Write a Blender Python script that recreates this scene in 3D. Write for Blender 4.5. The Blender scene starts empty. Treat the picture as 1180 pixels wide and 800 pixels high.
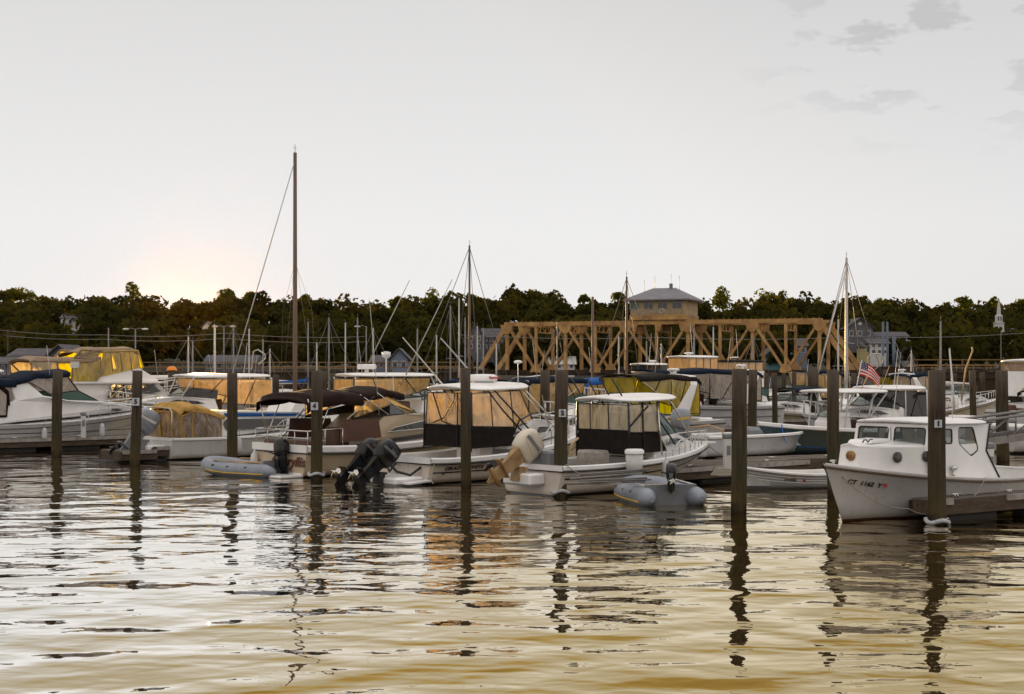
import bpy, bmesh, math, random
import numpy as np
from mathutils import Vector, Matrix, Euler
R = math.radians
S = bpy.context.scene
COL = S.collection
F_PX, CX, HY, CAMH = 1639.0, 590.0, 427.0, 3.0      # focal length in photo pixels, centre column, horizon row, eye height

# ------------------------------------------------------------------ camera, sky, sun, exposure
cam = bpy.data.objects.new('camera', bpy.data.cameras.new('camera'))
COL.objects.link(cam); S.camera = cam
cam.data.sensor_width = 36; cam.data.lens = 50.0
cam.location = (0, 0, CAMH); cam.rotation_euler = (R(90), 0, 0)
cam.data.shift_y = 27 / 1180
cam.data.clip_start = 0.3; cam.data.clip_end = 20000

SUN_EL, SUN_AZ = 3.3, -12.4                          # degrees; azimuth from +Y towards +X
w = bpy.data.worlds.new('World'); S.world = w; w.use_nodes = True
nt = w.node_tree; N = nt.nodes; LK = nt.links
bg = N['Background']
sky = N.new('ShaderNodeTexSky'); sky.sky_type = 'NISHITA'; sky.sun_disc = False
sky.sun_elevation = R(SUN_EL); sky.sun_rotation = R(SUN_AZ)
sky.air_density = 1.0; sky.dust_density = 3.0; sky.ozone_density = 1.0
def wmath(op, a, b=None, clamp=False):
    n = N.new('ShaderNodeMath'); n.operation = op; n.use_clamp = clamp
    for i, v in enumerate((a, b)):
        if v is None: continue
        if isinstance(v, (int, float)): n.inputs[i].default_value = v
        else: LK.new(v, n.inputs[i])
    return n.outputs[0]
hsv = N.new('ShaderNodeHueSaturation'); hsv.inputs['Saturation'].default_value = 0.45
LK.new(sky.outputs[0], hsv.inputs['Color'])
tc = N.new('ShaderNodeTexCoord'); sep = N.new('ShaderNodeSeparateXYZ'); LK.new(tc.outputs['Generated'], sep.inputs[0])
# thin high cloud veil; above the frame a gold band and brighter zenith added
veil = N.new('ShaderNodeValToRGB')
xw = N.new('ShaderNodeMapRange'); xw.inputs[1].default_value = 0.255; xw.inputs[2].default_value = 0.28; LK.new(sep.outputs['Z'], xw.inputs[0])
el = wmath('ADD', sep.outputs['Z'], wmath('MULTIPLY', wmath('MULTIPLY', wmath('ADD', sep.outputs['X'], 0.06), 0.22), xw.outputs[0]), True)
LK.new(el, veil.inputs[0])
cr = veil.color_ramp
cr.elements[0].position = 0.0; cr.elements[0].color = (6.15, 6.1, 6.05, 1)
cr.elements[1].position = 1.0; cr.elements[1].color = (12.0, 12.0, 12.4, 1)
for p, c in ((0.10, (6.15, 6.15, 6.2, 1)), (0.262, (5.0, 5.0, 5.05, 1)), (0.29, (5.2, 4.4, 2.6, 1)), (0.36, (4.3, 3.3, 1.6, 1)), (0.48, (4.0, 3.2, 2.0, 1)), (0.62, (8.4, 8.2, 8.0, 1))):
    e = cr.elements.new(p); e.color = c
mixs = N.new('ShaderNodeMix'); mixs.data_type = 'RGBA'; mixs.blend_type = 'MIX'; mixs.inputs['Factor'].default_value = 0.92
cap_ = N.new('ShaderNodeVectorMath'); cap_.operation = 'MINIMUM'; cap_.inputs[1].default_value = (9.5, 8.8, 8.0); LK.new(hsv.outputs[0], cap_.inputs[0])
LK.new(cap_.outputs[0], mixs.inputs['A']); LK.new(veil.outputs[0], mixs.inputs['B'])
# behind the camera the unseen sky is an added warm grey, lighting the boats
mb_ = N.new('ShaderNodeMapRange'); mb_.inputs[1].default_value = 0.35; mb_.inputs[2].default_value = -0.1; LK.new(sep.outputs['Y'], mb_.inputs[0])
bk = N.new('ShaderNodeMix'); bk.data_type = 'RGBA'; bk.inputs['B'].default_value = (7.4, 6.8, 6.3, 1); LK.new(mb_.outputs[0], bk.inputs['Factor']); LK.new(mixs.outputs['Result'], bk.inputs['A'])
mixs = bk
# grey cloud scraps high on the right
mp = N.new('ShaderNodeMapping'); mp.inputs['Scale'].default_value = (20, 20, 52); mp.inputs['Location'].default_value = (2.1, 0.9, 0.3)
mp.inputs['Rotation'].default_value = (0, R(12), 0)
LK.new(tc.outputs['Generated'], mp.inputs[0])
cn = N.new('ShaderNodeTexNoise'); cn.inputs['Scale'].default_value = 1.0; cn.inputs['Detail'].default_value = 7; cn.inputs['Roughness'].default_value = 0.55
LK.new(mp.outputs[0], cn.inputs['Vector'])
cm = N.new('ShaderNodeMapRange'); cm.inputs[1].default_value = 0.54; cm.inputs[2].default_value = 0.60
LK.new(cn.outputs['Fac'], cm.inputs[0])
mx = N.new('ShaderNodeMapRange'); mx.inputs[1].default_value = 0.15; mx.inputs[2].default_value = 0.24; LK.new(sep.outputs['X'], mx.inputs[0])
mz = N.new('ShaderNodeMapRange'); mz.inputs[1].default_value = 0.14; mz.inputs[2].default_value = 0.225; LK.new(sep.outputs['Z'], mz.inputs[0])
cf = wmath('MULTIPLY', wmath('MULTIPLY', cm.outputs[0], mx.outputs[0]), wmath('MULTIPLY', mz.outputs[0], 0.95))
cmix = N.new('ShaderNodeMix'); cmix.data_type = 'RGBA'; cmix.inputs['B'].default_value = (4.2, 4.15, 4.2, 1)
LK.new(cf, cmix.inputs['Factor']); LK.new(mixs.outputs['Result'], cmix.inputs['A'])
LK.new(cmix.outputs['Result'], bg.inputs['Color'])
bg.inputs['Strength'].default_value = 0.1

sl = bpy.data.lights.new('sun', 'SUN'); sl.energy = 5.0; sl.angle = R(0.5); sl.color = (1.0, 0.64, 0.24)
sun = bpy.data.objects.new('sun', sl); COL.objects.link(sun)
sd = Vector((math.sin(R(SUN_AZ)) * math.cos(R(SUN_EL)), math.cos(R(SUN_AZ)) * math.cos(R(SUN_EL)), math.sin(R(SUN_EL))))
sun.rotation_euler = sd.to_track_quat('Z', 'Y').to_euler(); sun.location = sd * 100
S.view_settings.view_transform = 'Standard'; S.view_settings.look = 'None'
S.view_settings.exposure = 0.42; S.view_settings.gamma = 1.0
S.render.engine = 'CYCLES'
S.cycles.max_bounces = 7; S.cycles.transparent_max_bounces = 12; S.cycles.volume_bounces = 0
S.cycles.caustics_reflective = False; S.cycles.caustics_refractive = False
S.cycles.use_denoising = True

# ------------------------------------------------------------------ helpers: measuring, tagging, mesh making
def ground(px, yw, z=0.0):
    Y = F_PX * (CAMH - z) / (yw - HY); return ((px - CX) * Y / F_PX, Y)
def at(px, py, Y): return Vector(((px - CX) * Y / F_PX, Y, CAMH - (py - HY) * Y / F_PX))
def tag(o, label=None, cat=None, group=None, kind=None):
    if label: o['label'] = label
    if cat: o['category'] = cat
    if group: o['group'] = group
    if kind: o['kind'] = kind
    return o
def empty(name, loc, rz=0.0, label=None, cat=None, group=None):
    o = bpy.data.objects.new(name, None); COL.objects.link(o); o.empty_display_size = 0.2
    o.location = loc; o.rotation_euler = (0, 0, rz); return tag(o, label, cat, group)
def kids(o): return [c for c in bpy.data.objects if c.parent == o]
def copy_tree(o, loc=None, rz=None, parent=None, label=None):
    ch = KID.get(o.name)
    if ch is None: ch = KID[o.name] = kids(o)
    c = o.copy(); COL.objects.link(c); c.parent = parent
    if loc is not None: c.location = loc
    if rz is not None: c.rotation_euler[2] = rz
    if label: c['label'] = label
    for k in ch: copy_tree(k, parent=c)
    return c
KID = {}
class Plane:
    """a vertical plane of a boat or building standing at (X, Y) with a heading; t() measures a photo point on it"""
    def __init__(s, X, Y, deg):
        s.X, s.Y, s.a = X, Y, R(deg); s.u = (math.cos(s.a), math.sin(s.a)); s.n = (-s.u[1], s.u[0])
    def t(s, px, py, y=0.0):
        k = (px - CX) / F_PX; ox, oy = s.X + y * s.n[0], s.Y + y * s.n[1]
        x = (k * oy - ox) / (s.u[0] - k * s.u[1]); Yd = oy + x * s.u[1]
        return (x, CAMH - (py - HY) * Yd / F_PX)

class MB:
    def __init__(s): s.v = []; s.f = []; s.m = []; s.smooth = []
    def add(s, vs, fs, m=0, sm=False):
        b = len(s.v); s.v += [tuple(v) for v in vs]
        for f in fs: s.f.append([i + b for i in f]); s.m.append(m); s.smooth.append(sm)
        return s
    def box(s, x0, x1, y0, y1, z0, z1, m=0, c=0.0):
        """box with chamfered vertical-long edges when c > 0"""
        if c <= 0:
            v = [(x, y, z) for x in (x0, x1) for y in (y0, y1) for z in (z0, z1)]
            return s.add(v, [(0,1,3,2), (4,6,7,5), (0,4,5,1), (2,3,7,6), (0,2,6,4), (1,5,7,3)], m)
        c = min(c, (x1-x0)*.45, (y1-y0)*.45, (z1-z0)*.45)
        v = []; 
        for z, k in ((z0, c), (z0 + c, 0), (z1 - c, 0), (z1, c)):
            v += [(x0+k, y0+c+k*0, z), (x0+c, y0+k, z), (x1-c, y0+k, z), (x1-k, y0+c, z), (x1-k, y1-c, z), (x1-c, y1-k, z), (x0+c, y1-k, z), (x0+k, y1-c, z)]
        f = [list(range(7, -1, -1)), list(range(24, 32))]
        for r in range(3):
            for i in range(8): j = (i+1) % 8; f.append((r*8+i, r*8+j, r*8+8+j, r*8+8+i))
        return s.add(v, f, m)
    def obox(s, p, q, w, h, m=0):
        """bar from p to q of width w (horizontal) and height h"""
        p, q = Vector(p), Vector(q); d = (q - p).normalized()
        a = d.cross(Vector((0, 0, 1))); a = a.normalized() if a.length > 1e-3 else Vector((1, 0, 0)); b = a.cross(d)
        v = [e + a*sx*w/2 + b*sy*h/2 for e in (p, q) for sx in (-1, 1) for sy in (-1, 1)]
        return s.add(v, [(0,1,3,2), (4,6,7,5), (0,4,5,1), (2,3,7,6), (0,2,6,4), (1,5,7,3)], m)
    def tube(s, path, r, n=8, m=0, cap=True, sm=True):
        path = [Vector(p) for p in path]; rr = r if isinstance(r, (list, tuple)) else [r]*len(path)
        up = None; v = []; f = []
        for i, p in enumerate(path):
            d = (path[min(i+1, len(path)-1)] - path[max(i-1, 0)])
            d = d.normalized() if d.length > 1e-9 else Vector((0, 0, 1))
            if up is None:
                a = d.cross(Vector((0, 0, 1)));  a = a if a.length > 1e-3 else d.cross(Vector((0, 1, 0)))
            else: a = up - d * up.dot(d)
            a.normalize(); up = a; b = d.cross(a)
            for k in range(n):
                t = 2*math.pi*k/n; v.append(p + (a*math.cos(t) + b*math.sin(t)) * rr[i])
        for i in range(len(path)-1):
            for k in range(n): j = (k+1) % n; f.append((i*n+k, i*n+j, i*n+n+j, i*n+n+k))
        s.add(v, f, m, sm)
        if cap: s.add(v[:n], [list(range(n-1, -1, -1))], m); s.add(v[-n:], [list(range(n))], m)
        return s
    def grid(s, rows, m=0, sm=True, loop=False):
        """rows: equal-length rows of points"""
        n = len(rows[0]); v = [p for r in rows for p in r]; f = []
        for i in range(len(rows)-1):
            for j in range(n if loop else n-1): k = (j+1) % n; f.append((i*n+j, i*n+k, i*n+n+k, i*n+n+j))
        return s.add(v, f, m, sm)
    def prism(s, prof, wf, m=0, y0=None):
        """side profile [(x, z)] given half widths wf(x, z) (or one number), symmetric about y = 0, unless y0 is given: then from y0 to wf"""
        w_ = wf if callable(wf) else (lambda x, z: wf); n = len(prof)
        A = [(x, w_(x, z), z) for x, z in prof]; B = [(x, -w_(x, z) if y0 is None else y0, z) for x, z in prof]
        f = [list(range(n)), list(range(2*n-1, n-1, -1))] + [(i, i+n, (i+1) % n + n, (i+1) % n) for i in range(n)]
        return s.add(A + B, f, m)
    def sheet(s, pts, th=0.006, m=0):
        """flat polygon with thickness th along its normal"""
        P = [Vector(p) for p in pts]; nn = Vector((0, 0, 0))
        for i in range(len(P)): nn += (P[i] - P[0]).cross(P[(i+1) % len(P)] - P[0])
        nn = nn.normalized() * th / 2; n = len(P)
        v = [p + nn for p in P] + [p - nn for p in P]
        return s.add(v, [list(range(n)), list(range(2*n-1, n-1, -1))] + [(i, i+n, (i+1) % n + n, (i+1) % n) for i in range(n)], m)
    def lathe(s, prof, n=16, m=0, c=(0, 0), ax='z', sm=True):
        rows = []
        for r, h in prof:
            row = []
            for k in range(n):
                t = 2*math.pi*k/n; a, b = r*math.cos(t), r*math.sin(t)
                row.append((c[0]+a, c[1]+b, h) if ax == 'z' else ((h, c[0]+a, c[1]+b) if ax == 'x' else (c[0]+a, h, c[1]+b)))
            rows.append(row)
        return s.grid(rows, m, sm, True)
    def blob(s, c, rad, n=10, m=0, e=2.0):
        rows = []
        for i in range(n//2 + 1):
            ph = math.pi * i / (n//2) - math.pi/2; row = []
            cz, sz = math.cos(ph), math.sin(ph)
            for k in range(n):
                t = 2*math.pi*k/n
                sg = lambda q: math.copysign(abs(q) ** (2/e), q)
                row.append((c[0]+rad[0]*sg(cz)*sg(math.cos(t)), c[1]+rad[1]*sg(cz)*sg(math.sin(t)), c[2]+rad[2]*sg(sz)))
            rows.append(row)
        return s.grid(rows, m, True, True)
    def xform(s, M, start=0):
        for i in range(start, len(s.v)): s.v[i] = tuple(M @ Vector(s.v[i]))
        return s
    def build(s, name, mat, parent=None, bevel=0.0, sub=0, label=None):
        me = bpy.data.meshes.new(name); me.from_pydata(s.v, [], s.f)
        for mm in (mat if isinstance(mat, (list, tuple)) else [mat]): me.materials.append(mm)
        for p, k, sm in zip(me.polygons, s.m, s.smooth): p.material_index = k; p.use_smooth = sm
        bm = bmesh.new(); bm.from_mesh(me)
        bmesh.ops.remove_doubles(bm, verts=bm.verts, dist=1e-5)
        if bevel > 0:
            es = [e for e in bm.edges if len(e.link_faces) == 2 and e.calc_face_angle(0) > 0.6]
            bmesh.ops.bevel(bm, geom=es, offset=bevel, segments=2, affect='EDGES', profile=0.6, clamp_overlap=True)
        bmesh.ops.recalc_face_normals(bm, faces=bm.faces)
        bm.to_mesh(me); bm.free()
        o = bpy.data.objects.new(name, me); COL.objects.link(o)
        if parent is not None: o.parent = parent
        if label: o['label'] = label
        return o

# ------------------------------------------------------------------ materials
MATS = {}
def mat(name, col=(0.5, 0.5, 0.5), rough=0.5, metal=0.0, var=0.15, vscale=3.0, bump=0.0, bscale=30.0, stretch=(1, 1, 1), col2=None, spec=0.5, coat=0.0, detail=5):
    if name in MATS: return MATS[name]
    m = bpy.data.materials.new(name); m.use_nodes = True; MATS[name] = m
    n, l = m.node_tree.nodes, m.node_tree.links; b = n['Principled BSDF']
    b.inputs['Roughness'].default_value = rough; b.inputs['Metallic'].default_value = metal
    b.inputs['Specular IOR Level'].default_value = spec; b.inputs['Coat Weight'].default_value = coat
    t = n.new('ShaderNodeTexCoord'); mp = n.new('ShaderNodeMapping'); mp.inputs['Scale'].default_value = stretch
    l.new(t.outputs['Object'], mp.inputs[0])
    no = n.new('ShaderNodeTexNoise'); no.inputs['Scale'].default_value = vscale; no.inputs['Detail'].default_value = detail; no.inputs['Roughness'].default_value = 0.6
    l.new(mp.outputs[0], no.inputs['Vector'])
    rp = n.new('ShaderNodeValToRGB'); rp.color_ramp.elements[0].position = 0.3; rp.color_ramp.elements[1].position = 0.7
    c2 = col2 if col2 else tuple(c * (1 - var) for c in col)
    c1 = col if col2 else tuple(min(1, c * (1 + var * 0.5)) for c in col)
    rp.color_ramp.elements[0].color = (*c2, 1); rp.color_ramp.elements[1].color = (*c1, 1)
    l.new(no.outputs['Fac'], rp.inputs[0]); l.new(rp.outputs[0], b.inputs['Base Color'])
    rr = n.new('ShaderNodeMapRange'); rr.inputs[3].default_value = max(0, rough - 0.08); rr.inputs[4].default_value = min(1, rough + 0.12)
    l.new(no.outputs['Fac'], rr.inputs[0]); l.new(rr.outputs[0], b.inputs['Roughness'])
    if bump > 0:
        n2 = n.new('ShaderNodeTexNoise'); n2.inputs['Scale'].default_value = bscale; n2.inputs['Detail'].default_value = 4; l.new(mp.outputs[0], n2.inputs['Vector'])
        bp = n.new('ShaderNodeBump'); bp.inputs['Strength'].default_value = 1.0; bp.inputs['Distance'].default_value = bump
        l.new(n2.outputs['Fac'], bp.inputs['Height']); l.new(bp.outputs[0], b.inputs['Normal'])
    m['ramp'] = rp.name
    return m
def gelcoat(name, col, boot=(0.03, 0.035, 0.05), zb=0.07, stripe=None, coat=0.25, dirt=(0.30, 0.22, 0.12)):
    """gloss hull paint: antifouling below zb, a scum line over it, rain streaks, an optional painted stripe (z0, z1, colour)"""
    if name in MATS: return MATS[name]
    m = mat(name, col, 0.28, var=0.10, vscale=1.2, coat=coat)
    n, l = m.node_tree.nodes, m.node_tree.links; b = n['Principled BSDF']
    t = n.new('ShaderNodeTexCoord'); sp = n.new('ShaderNodeSeparateXYZ'); l.new(t.outputs['Object'], sp.inputs[0])
    def step(z, soft):
        q = n.new('ShaderNodeMapRange'); q.inputs[1].default_value = z - soft; q.inputs[2].default_value = z + soft; l.new(sp.outputs['Z'], q.inputs[0]); return q.outputs[0]
    def mix(f, a, c):
        q = n.new('ShaderNodeMix'); q.data_type = 'RGBA'; l.new(f, q.inputs['Factor'])
        for k, x in (('A', a), ('B', c)):
            if isinstance(x, tuple): q.inputs[k].default_value = (*x, 1)
            else: l.new(x, q.inputs[k])
        return q.outputs['Result']
    base = n[m['ramp']].outputs[0]
    mp = n.new('ShaderNodeMapping'); mp.inputs['Scale'].default_value = (7, 7, 0.6); l.new(t.outputs['Object'], mp.inputs[0])
    st = n.new('ShaderNodeTexNoise'); st.inputs['Scale'].default_value = 1.5; st.inputs['Detail'].default_value = 3; l.new(mp.outputs[0], st.inputs['Vector'])
    sr = n.new('ShaderNodeMapRange'); sr.inputs[1].default_value = 0.55; sr.inputs[2].default_value = 0.8; sr.inputs[4].default_value = 0.35; l.new(st.outputs['Fac'], sr.inputs[0])
    c = mix(sr.outputs[0], base, dirt)
    sc = n.new('ShaderNodeMapRange'); sc.inputs[1].default_value = zb; sc.inputs[2].default_value = zb + 0.10; sc.inputs[3].default_value = 0.6; sc.inputs[4].default_value = 0.0
    l.new(sp.outputs['Z'], sc.inputs[0]); c = mix(sc.outputs[0], c, dirt)
    if stripe:
        mul = n.new('ShaderNodeMath'); mul.operation = 'MULTIPLY'; l.new(step(stripe[0], .002), mul.inputs[0])
        inv = n.new('ShaderNodeMath'); inv.operation = 'SUBTRACT'; inv.inputs[0].default_value = 1; l.new(step(stripe[1], .002), inv.inputs[1]); l.new(inv.outputs[0], mul.inputs[1])
        c = mix(mul.outputs[0], c, stripe[2])
    c = mix(step(zb, 0.006), boot, c)
    l.new(c, b.inputs['Base Color'])
    return m
def vinyl(name, col, clear=0.35, trans=0.45):
    """clear or tinted soft plastic window / thin canvas that lets light through"""
    if name in MATS: return MATS[name]
    m = bpy.data.materials.new(name); m.use_nodes = True; MATS[name] = m
    n, l = m.node_tree.nodes, m.node_tree.links; n.remove(n['Principled BSDF']); out = n['Material Output']
    t = n.new('ShaderNodeTexCoord'); no = n.new('ShaderNodeTexNoise'); no.inputs['Scale'].default_value = 1.6; no.inputs['Detail'].default_value = 2; no.inputs['Distortion'].default_value = 1.2; wm_ = n.new('ShaderNodeMapping'); wm_.inputs['Scale'].default_value = (2.2, 2.2, .7); l.new(t.outputs['Object'], wm_.inputs[0]); l.new(wm_.outputs[0], no.inputs['Vector'])
    cx = n.new('ShaderNodeMix'); cx.data_type = 'RGBA'; cx.inputs['A'].default_value = (*[c*0.62 for c in col], 1); cx.inputs['B'].default_value = (*col, 1)
    mr = n.new('ShaderNodeMapRange'); mr.inputs[1].default_value = 0.3; mr.inputs[2].default_value = 0.6; l.new(no.outputs['Fac'], mr.inputs[0]); l.new(mr.outputs[0], cx.inputs['Factor'])
    tl = n.new('ShaderNodeBsdfTranslucent'); l.new(cx.outputs['Result'], tl.inputs[0])
    df = n.new('ShaderNodeBsdfDiffuse'); l.new(cx.outputs['Result'], df.inputs[0])
    tp = n.new('ShaderNodeBsdfTransparent'); tp.inputs[0].default_value = (*[0.5 + c*0.5 for c in col], 1)
    gl = n.new('ShaderNodeBsdfGlossy'); gl.inputs['Roughness'].default_value = 0.12
    wv = n.new('ShaderNodeBump'); wv.inputs['Distance'].default_value = 0.03; l.new(no.outputs['Fac'], wv.inputs['Height']); l.new(wv.outputs[0], gl.inputs['Normal'])
    def mx(f, a, b_):
        q = n.new('ShaderNodeMixShader'); q.inputs[0].default_value = f; l.new(a, q.inputs[1]); l.new(b_, q.inputs[2]); return q.outputs[0]
    q = mx(trans, df.outputs[0], tl.outputs[0]); q = mx(clear, q, tp.outputs[0]); q = mx(0.10, q, gl.outputs[0])
    l.new(q, out.inputs['Surface']); return m
def glass(name, col=(0.02, 0.03, 0.03), clear=0.3):
    if name in MATS: return MATS[name]
    m = bpy.data.materials.new(name); m.use_nodes = True; MATS[name] = m
    n, l = m.node_tree.nodes, m.node_tree.links; b = n['Principled BSDF']; out = n['Material Output']
    b.inputs['Base Color'].default_value = (*col, 1); b.inputs['Roughness'].default_value = 0.06; b.inputs['Coat Weight'].default_value = 0.4
    tp = n.new('ShaderNodeBsdfTransparent'); tp.inputs[0].default_value = (*[0.35 + 3*c for c in col], 1)
    q = n.new('ShaderNodeMixShader'); q.inputs[0].default_value = clear; l.new(b.outputs[0], q.inputs[1]); l.new(tp.outputs[0], q.inputs[2])
    l.new(q.outputs[0], out.inputs['Surface']); return m
WHITE = mat('white_gelcoat', (0.82, 0.81, 0.80), 0.3, var=0.10, vscale=1.5, coat=0.2)
DECK = mat('deck_gelcoat', (0.68, 0.67, 0.66), 0.5, var=0.16, vscale=2.5, bump=0.001, bscale=60)
CREAM = mat('cream_gelcoat', (0.55, 0.45, 0.32), 0.35, var=0.12, vscale=1.5, coat=0.15)
BLACKC = mat('black_canvas', (0.018, 0.014, 0.013), 0.85, var=0.4, vscale=4, bump=0.012, bscale=5, spec=0.12)
BROWNC = mat('brown_canvas', (0.022, 0.012, 0.010), 0.85, var=0.4, vscale=4, bump=0.012, bscale=5, spec=0.12)
NAVYC = mat('navy_canvas', (0.010, 0.016, 0.032), 0.85, var=0.4, vscale=4, bump=0.012, bscale=5, spec=0.12)
BLUEC = mat('blue_canvas', (0.02, 0.10, 0.32), 0.8, var=0.3, vscale=4, bump=0.01, bscale=5, spec=0.12)
TANC = mat('tan_canvas', (0.45, 0.27, 0.08), 0.85, var=0.25, vscale=4, bump=0.012, bscale=5, spec=0.12)
GREYC = mat('beige_canvas', (0.30, 0.22, 0.15), 0.85, var=0.3, vscale=4, bump=0.012, bscale=5, spec=0.12)
WHITEC = mat('white_canvas', (0.62, 0.60, 0.56), 0.8, var=0.15, vscale=3, bump=0.012, bscale=5)
BLACK = mat('black_paint', (0.010, 0.011, 0.014), 0.28, var=0.3, coat=0.12, spec=.3)
RUBBER = mat('black_rubber', (0.015, 0.015, 0.015), 0.6)
STEEL = mat('stainless_steel', (0.55, 0.54, 0.52), 0.22, metal=1.0, var=0.1)
ALU = mat('weathered_aluminium', (0.22, 0.21, 0.21), 0.5, metal=0.6, var=0.3)
WHITEM = mat('white_metal', (0.60, 0.59, 0.57), 0.35, var=0.15)
TEAK = mat('varnished_teak', (0.22, 0.08, 0.03), 0.4, var=0.4, stretch=(1, 8, 8), coat=0.2)
WOODL = mat('light_wood', (0.50, 0.33, 0.17), 0.6, var=0.3, stretch=(1, 8, 8))
SEATM = mat('brown_upholstery', (0.10, 0.045, 0.03), 0.6, var=0.3)
GREYP = mat('grey_plastic', (0.18, 0.19, 0.21), 0.45, var=0.2)
REDM = mat('red_paint', (0.35, 0.02, 0.02), 0.4)
ORANGEM = mat('orange_plastic', (0.75, 0.22, 0.01), 0.5, var=0.1)
YELLOWM = mat('yellow_paint', (0.60, 0.38, 0.03), 0.5, var=0.2)
VCLEAR = vinyl('clear_vinyl_tan', (0.98, 0.80, 0.50), 0.62, 0.65)
VTAN = vinyl('tan_vinyl', (0.95, 0.76, 0.40), 0.52, 0.7)
VYEL = vinyl('yellow_vinyl', (1.0, 0.88, 0.02), 0.06, 0.9)
VGREY = vinyl('grey_vinyl', (0.70, 0.60, 0.50), 0.6, 0.6)
GDARK = glass('dark_glass', (0.02, 0.018, 0.018), 0.12)
GGREEN = glass('green_glass', (0.03, 0.10, 0.075), 0.35)
GCLEAR = glass('clear_glass', (0.16, 0.17, 0.17), 0.86)
ROPE = mat('rope', (0.30, 0.27, 0.22), 0.9, var=0.3, vscale=40)

def text(s, size, M, mat_, parent, name='lettering', shear=0.0, ext=0.002, bold=0.0, sx=1.0):
    cu = bpy.data.curves.new(name, 'FONT'); cu.body = s; cu.size = size; cu.extrude = ext; cu.align_x = 'CENTER'; cu.align_y = 'CENTER'; cu.shear = shear; cu.offset = bold; cu.resolution_u = 3
    o = bpy.data.objects.new('tmp', cu); COL.objects.link(o)
    bpy.context.view_layer.update()
    me = bpy.data.meshes.new_from_object(o.evaluated_get(bpy.context.evaluated_depsgraph_get())); bpy.data.objects.remove(o); bpy.data.curves.remove(cu)
    me.name = name; me.materials.clear(); me.materials.append(mat_)
    me.transform(M @ Matrix.Diagonal((sx, 1, 1, 1)))
    q = bpy.data.objects.new(name, me); COL.objects.link(q); q.parent = parent; return q
def frame(o, xdir, up=(0, 0, 1)):
    """matrix whose local x runs along xdir, local y up, origin o"""
    x = Vector(xdir).normalized(); y = Vector(up); y = (y - x * y.dot(x)).normalized(); z = x.cross(y)
    return Matrix(((x.x, y.x, z.x, o[0]), (x.y, y.y, z.y, o[1]), (x.z, y.z, z.z, o[2]), (0, 0, 0, 1)))
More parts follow.
